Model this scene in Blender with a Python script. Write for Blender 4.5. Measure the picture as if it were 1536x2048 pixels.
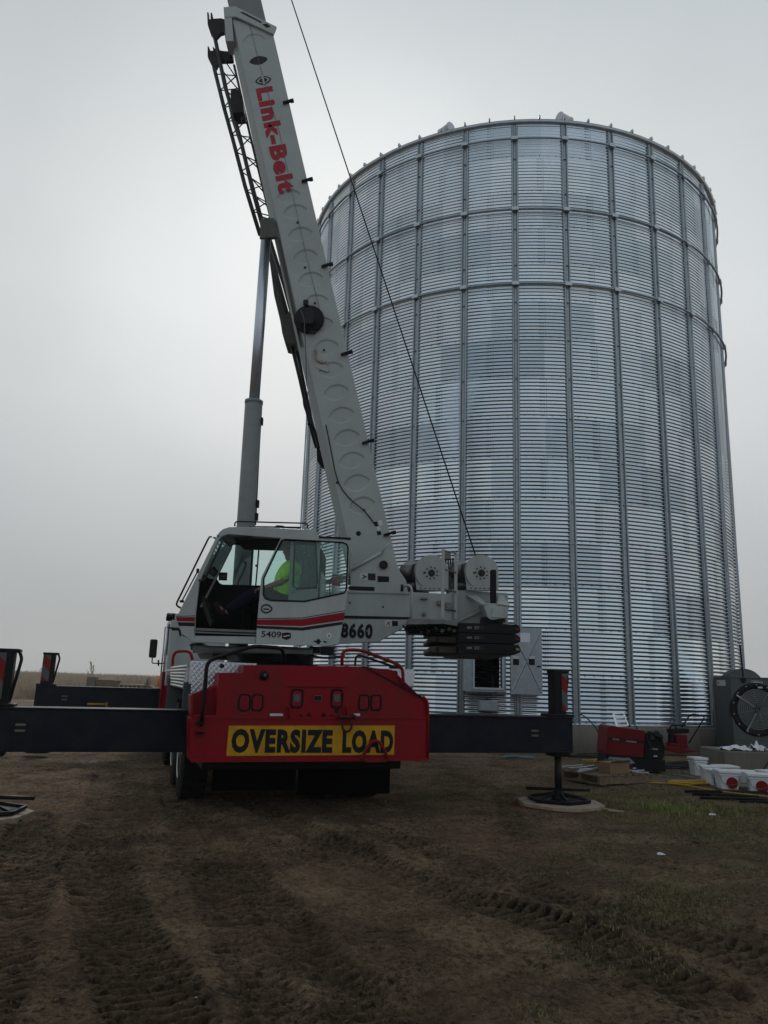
import bpy, bmesh, math, random
import numpy as np
from mathutils import Vector, Matrix
random.seed(7); rng = np.random.default_rng(7)
for o in list(bpy.data.objects): bpy.data.objects.remove(o)
SC = bpy.context.scene; COL = SC.collection
PI = math.pi; R_ = math.radians

# ------------------------------------------------------------------ camera
FPX, EYE, PITCH, ROLL = 1540.0, 1.5, 12.4, 1.8
cam = bpy.data.objects.new('camera', bpy.data.cameras.new('camera')); COL.objects.link(cam)
CM = Matrix.Rotation(R_(90 + PITCH), 3, 'X') @ Matrix.Rotation(R_(ROLL), 3, 'Z')
cam.matrix_world = Matrix.Translation((0, 0, EYE)) @ CM.to_4x4()
cam.data.sensor_fit = 'VERTICAL'; cam.data.sensor_height = 36; cam.data.lens = FPX / 2048 * 36
cam.data.clip_start = .1; cam.data.clip_end = 6000
SC.camera = cam
SC.render.resolution_x, SC.render.resolution_y = 768, 1024

# ------------------------------------------------------------------ light
SUN_AZ, SUN_EL = -3.0, 33.0          # degrees; azimuth from +Y towards +X
sd = Vector((math.sin(R_(SUN_AZ)) * math.cos(R_(SUN_EL)), math.cos(R_(SUN_AZ)) * math.cos(R_(SUN_EL)), math.sin(R_(SUN_EL))))
sun = bpy.data.objects.new('sun', bpy.data.lights.new('sun', 'SUN')); COL.objects.link(sun)
sun.data.energy = 1.5; sun.data.angle = R_(10); sun.data.color = (1, .97, .92)
sun.rotation_euler = (-sd).to_track_quat('-Z', 'Y').to_euler()
w = bpy.data.worlds.new('World'); SC.world = w; w.use_nodes = True
nt = w.node_tree; nt.nodes.clear(); L = nt.links.new
def wn(t, **k):
    n = nt.nodes.new(t)
    for a, b in k.items(): setattr(n, a, b)
    return n
def ramp(n, pts):
    cr = n.color_ramp
    while len(cr.elements) > 1: cr.elements.remove(cr.elements[-1])
    for i, (p, c) in enumerate(pts):
        e = cr.elements[0] if i == 0 else cr.elements.new(p)
        e.position = p; e.color = (*(c if isinstance(c, tuple) else (c, c, c)), 1)
tc = wn('ShaderNodeTexCoord'); sp = wn('ShaderNodeSeparateXYZ'); L(tc.outputs['Generated'], sp.inputs[0])
re = wn('ShaderNodeValToRGB'); L(sp.outputs['Z'], re.inputs[0])
ramp(re, [(0, (.37, .382, .385)), (.05, (.405, .418, .42)), (.16, (.50, .516, .518)), (.32, (.635, .655, .657)), (.45, (.66, .685, .69)), (.6, (.59, .62, .63)), (.75, (.46, .50, .525)), (1, (.34, .38, .42))])
dt = wn('ShaderNodeVectorMath', operation='DOT_PRODUCT'); L(tc.outputs['Generated'], dt.inputs[0]); dt.inputs[1].default_value = sd
rg = wn('ShaderNodeValToRGB'); L(dt.outputs['Value'], rg.inputs[0])
ramp(rg, [(0, (.90, .95, 1.0)), (.6, (.86, .88, .90)), (.84, (.90, .91, .92)), (.93, (1.02, 1.02, 1.015)), (.98, (1.16, 1.155, 1.145)), (1, (1.30, 1.29, 1.27))])
mu = wn('ShaderNodeMixRGB', blend_type='MULTIPLY'); mu.inputs[0].default_value = 1; L(re.outputs[0], mu.inputs[1]); L(rg.outputs[0], mu.inputs[2])
cn = wn('ShaderNodeTexNoise'); cn.inputs['Scale'].default_value = 2.2; cn.inputs['Detail'].default_value = 4; L(tc.outputs['Generated'], cn.inputs['Vector'])
cr_ = wn('ShaderNodeValToRGB'); L(cn.outputs['Fac'], cr_.inputs[0]); ramp(cr_, [(.3, .93), (.7, 1.06)])
mc = wn('ShaderNodeMixRGB', blend_type='MULTIPLY'); mc.inputs[0].default_value = 1; L(mu.outputs[0], mc.inputs[1]); L(cr_.outputs[0], mc.inputs[2])
sk = wn('ShaderNodeTexSky', sky_type='NISHITA', sun_disc=False, sun_elevation=R_(SUN_EL), sun_rotation=R_(SUN_AZ))
bgs = wn('ShaderNodeBackground'); L(sk.outputs[0], bgs.inputs[0]); bgs.inputs[1].default_value = .004
bgc = wn('ShaderNodeBackground'); rx = wn('ShaderNodeMapRange'); L(sp.outputs['X'], rx.inputs[0]); rx.inputs['From Min'].default_value = -.5; rx.inputs['From Max'].default_value = .5; rx.inputs['To Min'].default_value = .97; rx.inputs['To Max'].default_value = 1.07
vm = wn('ShaderNodeVectorMath', operation='SCALE'); L(mc.outputs[0], vm.inputs[0]); L(rx.outputs[0], vm.inputs['Scale'])
L(vm.outputs[0], bgc.inputs[0]); bgc.inputs[1].default_value = 1.0
ad = wn('ShaderNodeAddShader'); L(bgs.outputs[0], ad.inputs[0]); L(bgc.outputs[0], ad.inputs[1])
wo = wn('ShaderNodeOutputWorld'); L(ad.outputs[0], wo.inputs[0])
SC.view_settings.view_transform = 'Standard'; SC.view_settings.look = 'None'; SC.view_settings.exposure = 0; SC.view_settings.gamma = 1
SC.cycles.volume_bounces = 1

# ------------------------------------------------------------------ helpers: pixels of the photograph to real places
def ray(px, py): return CM @ Vector(((px - 768) / FPX, (1024 - py) / FPX, -1))
def W(px, py, Y):
    d = ray(px, py); return Vector((0, 0, EYE)) + d * (Y / d.y)
def G(px, py, z=0):
    d = ray(px, py); return Vector((0, 0, EYE)) + d * ((z - EYE) / d.z)
TY = R_(18); EX = Vector((math.cos(TY), math.sin(TY), 0)); EY = Vector((-math.sin(TY), math.cos(TY), 0))
TO = Vector((-.662, 8.707, 0))
def TL(r, f, z): return TO + EX * r + EY * f + Vector((0, 0, z))
def TP(px, py, f):
    d = ray(px, py); p0 = TO + EY * f; o = Vector((0, 0, EYE))
    return o + d * ((p0 - o).dot(EY) / d.dot(EY))
def V(*a): return Vector(a)

class MB:
    def __init__(s): s.v = []; s.f = []; s.s = []; s.m = []; s.cm = 0
    def add(s, vs, fs, sm=False):
        n = len(s.v); s.v += [tuple(p) for p in vs]
        for f in fs: s.f.append([n + i for i in f]); s.s.append(sm); s.m.append(s.cm)
        return s
    def prism(s, pts, vec, sm=False):
        pts = [Vector(p) for p in pts]; n = len(pts); vec = Vector(vec)
        nn = Vector((0, 0, 0))
        for i in range(n): nn += pts[i].cross(pts[(i + 1) % n])
        if nn.dot(vec) > 0: pts = pts[::-1]
        s.add(pts + [p + vec for p in pts], [list(range(n)), list(range(2 * n - 1, n - 1, -1))])
        n0 = len(s.v) - 2 * n
        for i in range(n):
            j = (i + 1) % n; s.f.append([n0 + j, n0 + i, n0 + n + i, n0 + n + j]); s.s.append(sm); s.m.append(s.cm)
        return s
    def box(s, c, size, ax=None):
        c = Vector(c); a = ax or (V(1, 0, 0), V(0, 1, 0), V(0, 0, 1)); h = [x / 2 for x in size]
        p = [c + a[0] * (i * h[0]) + a[1] * (j * h[1]) + a[2] * (k * h[2]) for i, j, k in ((-1,-1,-1),(1,-1,-1),(1,1,-1),(-1,1,-1),(-1,-1,1),(1,-1,1),(1,1,1),(-1,1,1))]
        return s.add(p, [[3,2,1,0],[4,5,6,7],[0,1,5,4],[1,2,6,5],[2,3,7,6],[3,0,4,7]])
    def tbox(s, r0, r1, f0, f1, z0, z1):
        return s.box(TL((r0 + r1) / 2, (f0 + f1) / 2, (z0 + z1) / 2), (r1 - r0, f1 - f0, z1 - z0), (EX, EY, V(0, 0, 1)))
    def bar(s, a, b, w_, h_, up=(0, 0, 1)):
        a, b = Vector(a), Vector(b); d = (b - a); ln = d.length; d.normalize(); up = Vector(up)
        if abs(d.dot(up)) > .98: up = V(0, 1, 0)
        x = d.cross(up).normalized(); z = x.cross(d)
        return s.box((a + b) / 2, (w_, ln, h_), (x, d, z))
    def tube(s, pts, r, n=8, closed=False, r1=None, cap=True):
        pts = [Vector(p) for p in pts]; m = len(pts); rings = []; pr = None
        for i in range(m):
            if closed: t = pts[(i + 1) % m] - pts[i - 1]
            else: t = pts[min(i + 1, m - 1)] - pts[max(i - 1, 0)]
            t.normalize()
            if pr is None:
                pr = t.orthogonal().normalized()
            pr = (pr - t * pr.dot(t)).normalized(); b = t.cross(pr)
            rr = r if r1 is None else r + (r1 - r) * i / (m - 1)
            rings.append([pts[i] + pr * (rr * math.cos(2 * PI * k / n)) + b * (rr * math.sin(2 * PI * k / n)) for k in range(n)])
        vs = [p for q in rings for p in q]; fs = []
        for i in range(m if closed else m - 1):
            j = (i + 1) % m
            for k in range(n): l = (k + 1) % n; fs.append([i * n + k, i * n + l, j * n + l, j * n + k])
        s.add(vs, fs, True)
        if not closed and cap:
            n0 = len(s.v) - len(vs)
            s.f.append([n0 + k for k in range(n)][::-1]); s.s.append(False); s.m.append(s.cm)
            s.f.append([n0 + (m - 1) * n + k for k in range(n)]); s.s.append(False); s.m.append(s.cm)
        return s
    def cyl(s, a, b, r, n=24, r1=None): return s.tube([a, b], r, n, r1=r1)
    def disc_stack(s, c, ax, prof, n=32):      # lathe: prof = [(distance along axis, radius)...]
        c = Vector(c); ax = Vector(ax).normalized(); u = ax.orthogonal().normalized(); v2 = ax.cross(u); vs = []; fs = []
        for d, r in prof:
            for k in range(n): a = 2 * PI * k / n; vs.append(c + ax * d + u * (r * math.cos(a)) + v2 * (r * math.sin(a)))
        for i in range(len(prof) - 1):
            for k in range(n): l = (k + 1) % n; fs.append([i * n + k, i * n + l, (i + 1) * n + l, (i + 1) * n + k])
        s.add(vs, fs, True); n0 = len(s.v) - len(vs)
        s.f.append([n0 + k for k in range(n)][::-1]); s.s.append(False); s.m.append(s.cm)
        s.f.append([n0 + (len(prof) - 1) * n + k for k in range(n)]); s.s.append(False); s.m.append(s.cm)
        return s
    def build(s, name, mat, parent=None, bevel=0, seg=2):
        off = base_of(parent)
        me = bpy.data.meshes.new(name); vs = [(x - off.x, y - off.y, z - off.z) for x, y, z in s.v]
        me.from_pydata(vs, [], s.f)
        for mt_ in (mat if isinstance(mat, (list, tuple)) else [mat]): me.materials.append(mt_)
        me.polygons.foreach_set('use_smooth', s.s); me.polygons.foreach_set('material_index', s.m); me.update()
        o = bpy.data.objects.new(name, me); COL.objects.link(o)
        if parent: o.parent = parent
        if bevel:
            b = o.modifiers.new('bevel', 'BEVEL'); b.width = bevel; b.segments = seg; b.limit_method = 'ANGLE'; b.angle_limit = R_(40); b.use_clamp_overlap = True
        return o
def base_of(p):
    v = Vector((0, 0, 0))
    while p: v = v + p.location; p = p.parent
    return v
def tag(o, label=None, cat=None, group=None, kind=None):
    if label: o['label'] = label
    if cat: o['category'] = cat
    if group: o['group'] = group
    if kind: o['kind'] = kind
    return o
def empty(name, loc, label, cat, group=None):
    o = bpy.data.objects.new(name, None); o.location = loc; o.empty_display_size = .3; COL.objects.link(o)
    return tag(o, label, cat, group)
def recenter(o, p):
    p = Vector(p); o.data.transform(Matrix.Translation(-p)); o.location = p; return o
def chaikin(pts, it=2, closed=False):
    pts = [Vector(p) for p in pts]
    for _ in range(it):
        q = [] if closed else [pts[0]]
        for i in range(len(pts) if closed else len(pts) - 1):
            a, b = pts[i], pts[(i + 1) % len(pts)]; q += [a * .75 + b * .25, a * .25 + b * .75]
        if not closed: q.append(pts[-1])
        pts = q
    return pts
def fillet(pts, r, closed=False, n=3):
    pts = [Vector(p) for p in pts]; q = []; m = len(pts)
    for i in range(m):
        if not closed and i in (0, m - 1): q.append(pts[i]); continue
        a, b, c = pts[i - 1], pts[i], pts[(i + 1) % m]
        d0 = min(r, (a - b).length * .45); d1 = min(r, (c - b).length * .45)
        p, s_ = b + (a - b).normalized() * d0, b + (c - b).normalized() * d1
        for k in range(n + 1):
            t = k / n; q.append(p * (1 - t) ** 2 + b * (2 * t * (1 - t)) + s_ * t * t)
    return q

# ------------------------------------------------------------------ materials
def mat(name, c, rough=.5, metal=0, var=.15, scale=6, bump=0, bscale=60, dirt=0, dcol=(.05, .04, .03), coat=0, streak=False, spec=.14):
    m = bpy.data.materials.new(name); m.use_nodes = True; t = m.node_tree; P = t.nodes['Principled BSDF']; N = t.nodes.new; K = t.links.new
    P.inputs['Roughness'].default_value = rough; P.inputs['Metallic'].default_value = metal
    P.inputs['Specular IOR Level'].default_value = spec
    if coat: P.inputs['Coat Weight'].default_value = coat
    co = N('ShaderNodeTexCoord'); mp = N('ShaderNodeMapping'); K(co.outputs['Object'], mp.inputs[0])
    if streak: mp.inputs['Scale'].default_value = (1, 1, .15)
    no = N('ShaderNodeTexNoise'); no.inputs['Scale'].default_value = scale; no.inputs['Detail'].default_value = 6; no.inputs['Roughness'].default_value = .65; K(mp.outputs[0], no.inputs['Vector'])
    r = N('ShaderNodeValToRGB'); K(no.outputs['Fac'], r.inputs[0])
    ramp(r, [(.3, tuple(x * (1 - var) for x in c)), (.7, tuple(min(1, x * (1 + var)) for x in c))])
    out = r.outputs[0]
    if dirt:
        n2 = N('ShaderNodeTexNoise'); n2.inputs['Scale'].default_value = scale * .6; n2.inputs['Detail'].default_value = 8; n2.inputs['Roughness'].default_value = .75; K(mp.outputs[0], n2.inputs['Vector'])
        r2 = N('ShaderNodeValToRGB'); K(n2.outputs['Fac'], r2.inputs[0]); ramp(r2, [(.45, 0), (.75, dirt)])
        mx = N('ShaderNodeMixRGB'); K(r2.outputs[0], mx.inputs[0]); K(out, mx.inputs[1]); mx.inputs[2].default_value = (*dcol, 1); out = mx.outputs[0]
    K(out, P.inputs['Base Color'])
    rr = N('ShaderNodeMapRange'); K(no.outputs['Fac'], rr.inputs[0]); rr.inputs['To Min'].default_value = max(.03, rough - .08); rr.inputs['To Max'].default_value = min(1, rough + .1); K(rr.outputs[0], P.inputs['Roughness'])
    if bump:
        n3 = N('ShaderNodeTexNoise'); n3.inputs['Scale'].default_value = bscale; n3.inputs['Detail'].default_value = 5; K(co.outputs['Object'], n3.inputs['Vector'])
        b = N('ShaderNodeBump'); b.inputs['Strength'].default_value = bump; b.inputs['Distance'].default_value = .02; K(n3.outputs['Fac'], b.inputs['Height']); K(b.outputs[0], P.inputs['Normal'])
    return m
M = {}
M['white'] = mat('white_paint', (.30, .322, .312), .40, var=.07, scale=3, dirt=.35, dcol=(.15, .148, .135), coat=.1, streak=True)
M['boom'] = mat('boom_paint', (.30, .322, .312), .45, var=.05, scale=2, dirt=.3, dcol=(.17, .175, .165))
M['red'] = mat('red_paint', (.195, .002, .008), .42, var=.12, scale=3, dirt=.75, dcol=(.050, .016, .012), coat=.0, streak=True)
M['red2'] = mat('dark_red_paint', (.11, .0015, .005), .45, var=.15, dirt=.4, dcol=(.02, .008, .007))
M['redtext'] = mat('red_lettering', (.26, .02, .03), .5, var=.08)
M['black'] = mat('black_paint', (.0035, .004, .0045), .5, var=.2, dirt=.3, dcol=(.015, .013, .011))
M['flap'] = mat('underside_shade_black', (.0025, .0025, .0025), .9, spec=.03)  # shade black for the sheets added under the carrier
M['navy'] = mat('navy_paint', (.003, .0048, .012), .42, var=.3, dirt=.7, dcol=(.022, .021, .020))
M['decal'] = mat('black_decal', (.008, .008, .009), .5, var=.1)
M['decalw'] = mat('white_decal', (.46, .47, .47), .5, var=.08, scale=40)
M['rubber'] = mat('rubber', (.010, .010, .010), .8, var=.3, bump=.3, bscale=40, dirt=.5, dcol=(.03, .025, .019))
M['alu'] = mat('aluminium', (.5, .52, .54), .35, 1, var=.1, dirt=.3, dcol=(.2, .19, .17))
M['chrome'] = mat('chrome', (.45, .48, .54), .28, .8, var=.04)
M['steel'] = mat('dull_steel', (.13, .135, .13), .45, .6, var=.2, dirt=.4, dcol=(.08, .06, .045))
M['stiff'] = mat('galvanised_stiffener', (.25, .285, .31), .40, .85, var=.15, scale=10, dirt=.2, dcol=(.17, .17, .165))
M['dark'] = mat('dark_metal', (.022, .023, .023), .5, .5, var=.3, dirt=.4, dcol=(.05, .04, .03))
M['interior'] = mat('cab_lining', (.006, .006, .0065), .8, var=.2)
M['galv'] = mat('galvanised', (.36, .395, .425), .34, .85, var=.12, scale=12, dirt=.2, dcol=(.25, .25, .24))
M['conc'] = mat('concrete', (.14, .132, .113), .9, var=.2, scale=3, bump=.4, bscale=30, dirt=.5, dcol=(.045, .04, .032), streak=True)
M['wood'] = mat('weathered_wood', (.15, .11, .072), .85, var=.3, scale=8, bump=.4, bscale=50, dirt=.5, dcol=(.06, .045, .035))
M['matwood'] = mat('mat_wood', (.27, .225, .17), .8, var=.25, scale=9, bump=.3, bscale=50, dirt=.5, dcol=(.1, .075, .055))
M['card'] = mat('cardboard', (.19, .122, .07), .85, var=.15, dirt=.3)
M['plast'] = mat('white_plastic', (.55, .57, .60), .4, var=.06, dirt=.3, dcol=(.3, .28, .25), scale=10)
M['reddot'] = mat('red_label', (.15, .004, .004), .5)
M['lime'] = mat('lime_cloth', (.38, .80, .06), .85, var=.18, scale=14, bump=.5, bscale=14)
M['jeans'] = mat('denim', (.004, .005, .013), .9, var=.25, bump=.4, bscale=16)
M['skin'] = mat('skin', (.20, .10, .07), .55, var=.1)
M['boot'] = mat('boot_leather', (.010, .008, .007), .7)
M['cap'] = mat('cap_cloth', (.06, .06, .06), .85)
M['fan'] = mat('fan_cabinet', (.075, .086, .088), .5, .1, var=.12, dirt=.4, dcol=(.025, .025, .022), streak=True)
M['yellow'] = mat('yellow_rope', (.30, .18, .03), .75, var=.25, scale=20)
M['orange'] = mat('orange_rope', (.12, .03, .016), .75)
M['hose'] = mat('black_hose', (.015, .015, .015), .6)
M['bluehose'] = mat('blue_hose', (.08, .16, .22), .6)
M['sign'] = mat('yellow_sign', (.42, .22, .008), .5, var=.2, scale=5, dirt=.55, dcol=(.16, .07, .012))
M['grey'] = mat('grey_plastic', (.075, .085, .09), .5, var=.15)
M['drum'] = mat('wire_rope', (.06, .06, .058), .5, .6, var=.4, scale=30)
M['amber'] = mat('amber_lens', (.6, .2, .02), .3)
M['paper'] = mat('printed_sheet', (.55, .56, .66), .6, var=.15, scale=60)
# glass
g = bpy.data.materials.new('tinted_glass'); g.use_nodes = True; t = g.node_tree; t.nodes.clear()
o_ = t.nodes.new('ShaderNodeOutputMaterial'); tr = t.nodes.new('ShaderNodeBsdfTransparent'); tr.inputs[0].default_value = (.84, .94, .92, 1)
gl = t.nodes.new('ShaderNodeBsdfGlossy'); gl.inputs['Roughness'].default_value = .03; gl.inputs[0].default_value = (.8, .85, .85, 1)
fr = t.nodes.new('ShaderNodeFresnel'); fr.inputs[0].default_value = 1.45; mx = t.nodes.new('ShaderNodeMixShader')
t.links.new(fr.outputs[0], mx.inputs[0]); t.links.new(tr.outputs[0], mx.inputs[1]); t.links.new(gl.outputs[0], mx.inputs[2]); t.links.new(mx.outputs[0], o_.inputs[0]); M['glass'] = g
# diamond plate
def diamond():
    m = mat('diamond_plate', (.5, .52, .56), .32, 1, var=.08, dirt=.3, dcol=(.2, .19, .17)); t = m.node_tree; P = t.nodes['Principled BSDF']; N = t.nodes.new; K = t.links.new
    co = N('ShaderNodeTexCoord'); s = N('ShaderNodeSeparateXYZ'); K(co.outputs['Object'], s.inputs[0])
    def ma(op, a, b=None):
        n = N('ShaderNodeMath'); n.operation = op
        for i, q in enumerate((a, b)):
            if q is None: continue
            if isinstance(q, (int, float)): n.inputs[i].default_value = q
            else: K(q, n.inputs[i])
        return n.outputs[0]
    h = ma('ADD', s.outputs['X'], s.outputs['Y']); zz = ma('ADD', s.outputs['Z'], ma('MULTIPLY', s.outputs['Y'], .4))
    a = ma('SINE', ma('MULTIPLY', ma('ADD', h, zz), 95)); b = ma('SINE', ma('MULTIPLY', ma('SUBTRACT', h, zz), 95))
    pr = ma('MAXIMUM', ma('MULTIPLY', a, 1.0), b); pw = ma('POWER', ma('MAXIMUM', pr, 0), 3)
    bp = N('ShaderNodeBump'); bp.inputs['Strength'].default_value = .9; bp.inputs['Distance'].default_value = .004; K(pw, bp.inputs['Height']); K(bp.outputs[0], P.inputs['Normal'])
    return m
M['diamond'] = diamond()
# bin wall: every sheet of galvanised steel has a slightly different tone; spangle
SX, SY, SR = 4.44, 26.84, 7.3; Z0 = .60; COURSE = 1.131; NC = 15; ZT = Z0 + NC * COURSE; PH = 3.6
def binwall():
    m = bpy.data.materials.new('corrugated_galvanised'); m.use_nodes = True; t = m.node_tree; P = t.nodes['Principled BSDF']; N = t.nodes.new; K = t.links.new
    P.inputs['Metallic'].default_value = .95
    at = N('ShaderNodeAttribute'); at.attribute_name = 'sheet'
    r = N('ShaderNodeValToRGB'); K(at.outputs['Fac'], r.inputs[0]); ramp(r, [(0, (.42, .51, .59)), (.35, (.58, .69, .76)), (.6, (.52, .59, .69)), (1, (.70, .79, .84))])
    co = N('ShaderNodeTexCoord'); vo = N('ShaderNodeTexVoronoi'); vo.inputs['Scale'].default_value = 45; K(co.outputs['Object'], vo.inputs['Vector'])
    no = N('ShaderNodeTexNoise'); no.inputs['Scale'].default_value = .8; no.inputs['Detail'].default_value = 6; K(co.outputs['Object'], no.inputs['Vector'])
    r2 = N('ShaderNodeValToRGB'); K(no.outputs['Fac'], r2.inputs[0]); ramp(r2, [(.3, .94), (.7, 1.10)])
    mx = N('ShaderNodeMixRGB'); mx.blend_type = 'MULTIPLY'; mx.inputs[0].default_value = 1; K(r.outputs[0], mx.inputs[1]); K(r2.outputs[0], mx.inputs[2])
    m2 = N('ShaderNodeMixRGB'); m2.blend_type = 'OVERLAY'; m2.inputs[0].default_value = .12; K(mx.outputs[0], m2.inputs[1]); K(vo.outputs['Color'], m2.inputs[2])
    hs = N('ShaderNodeHueSaturation'); hs.inputs['Saturation'].default_value = .8; K(m2.outputs[0], hs.inputs['Color']); K(hs.outputs[0], P.inputs['Base Color'])
    mr = N('ShaderNodeMapRange'); K(no.outputs['Fac'], mr.inputs[0]); mr.inputs['To Min'].default_value = .07; mr.inputs['To Max'].default_value = .13; K(mr.outputs[0], P.inputs['Roughness'])
    return m
M['bin'] = binwall()

# ------------------------------------------------------------------ ground
def vnoise(x, y, seed):
    xi, yi = np.floor(x).astype(np.int64), np.floor(y).astype(np.int64); fx, fy = x - xi, y - yi
    fx = fx * fx * (3 - 2 * fx); fy = fy * fy * (3 - 2 * fy)
    def h(a, b):
        n = (a * 374761393 + b * 668265263 + seed * 974634777) & 0xffffffff
        n = ((n ^ (n >> 13)) * 1274126177) & 0xffffffff
        return ((n ^ (n >> 16)) & 0xffff) / 65535.
    return (h(xi, yi) * (1 - fx) + h(xi + 1, yi) * fx) * (1 - fy) + (h(xi, yi + 1) * (1 - fx) + h(xi + 1, yi + 1) * fx) * fy
def fbm(x, y, seed, o=4, g=.5):
    s = 0; a = 1; n = 0
    for i in range(o): s = s + a * vnoise(x * 2 ** i, y * 2 ** i, seed + i * 17); n += a; a *= g
    return s / n
TRK = [([(480, 1600), (620, 1670), (900, 1790), (1130, 1850), (1400, 1985)], .42, 1.), ([(420, 1640), (520, 1780), (610, 1890), (720, 2000), (760, 2100)], .36, 1.),
       ([(220, 1555), (215, 1640), (190, 1730), (230, 1860), (330, 2048)], .50, .9), ([(60, 1640), (50, 1760), (0, 1900), (-80, 2048)], .45, .7), ([(330, 1560), (390, 1700), (470, 1850), (560, 2048)], .36, .55),
       ([(700, 1640), (960, 1740), (1300, 1850), (1600, 1950)], .36, .6), ([(0, 1560), (120, 1540), (350, 1515)], .35, .5), ([(880, 1540), (1000, 1580), (1040, 1680), (1536, 1890)], .30, .3), ([(560, 1900), (800, 2000), (900, 2080)], .4, .5)]
def height(x, y, wet_shade=None):
    near = np.clip((60 - np.hypot(x, y)) / 40, 0, 1)
    z = (fbm(x * .35, y * .35, 1) - .5) * .10 + (fbm(x * 1.3, y * 1.3, 5, 4, .6) - .5) * .045
    rg_ = 1 - np.abs(fbm(x * 3.2, y * 5.0, 11, 4, .6) * 2 - 1); z = z + (rg_ - .75) * .045
    z = z + (fbm(x * 12, y * 17, 23, 4, .7) - .5) * .030
    cl = np.clip(fbm(x * 1.1, y * 1.1, 31, 3) - .5, 0, 1) * 4; z = z + cl * (fbm(x * 9, y * 14, 37, 3, .8) - .45) * .06
    wm = np.zeros(x.shape)
    for pts, wd, dp in TRK:
        P = [G(*p) for p in pts]; best = np.full(x.shape, 9.); bs = np.zeros(x.shape); sg = np.zeros(x.shape); acc = 0
        for a, b in zip(P[:-1], P[1:]):
            dx, dy = b.x - a.x, b.y - a.y; ln = math.hypot(dx, dy); t = np.clip(((x - a.x) * dx + (y - a.y) * dy) / ln ** 2, 0, 1)
            d = np.hypot(x - a.x - t * dx, y - a.y - t * dy); s_ = ((x - a.x) * dy - (y - a.y) * dx) / ln
            k = d < best; best = np.where(k, d, best); bs = np.where(k, acc + t * ln, bs); sg = np.where(k, s_, sg); acc += ln
        wob = (fbm(x * .9, y * .9, 51) - .5) * .12; best = np.abs(best + wob)
        brk = np.clip((fbm(x * .8, y * .8, 57) - .38) * 5, 0, 1)
        inn = np.clip((wd / 2 - best) / .04, 0, 1) * dp; rim = np.exp(-((best - wd / 2 - .04) / .05) ** 2) * dp
        lug = np.clip(np.sin(2 * PI * (bs / .088 + np.abs(sg) * 3.2)) * 4, -1, 1)
        z = z - inn * .020 + rim * .020 * (.3 + fbm(x * 8, y * 8, 71)) + inn * (.35 + .65 * brk) * lug * .032 * np.clip(1.6 - np.hypot(x, y) / 9, .3, 1)
        wm = np.maximum(wm, np.clip((wd * .60 - best) / .06, 0, 1) * dp ** .6 * (.45 + .55 * brk) * (.30 + .70 * np.clip(-lug, 0, 1)))  # damp track bands, with shade in the lug troughs painted in
    z = z * near
    if wet_shade is not None: wet_shade[:] = np.clip(wm, 0, 1) * near
    # keep flat where objects stand: bin, pads
    f = np.clip((np.hypot(x - SX, y - SY) - 8.3) / 1.5, 0, 1); z = z * f
    for px, py in ((-22, 1612), (1128, 1614)):
        c = G(px, py); z = z * np.clip((np.hypot(x - c.x, y - c.y) - .55) / .3, 0, 1)
    return z
def zat(x, y): return float(height(np.array([float(x)]), np.array([float(y)]))[0])
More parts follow.
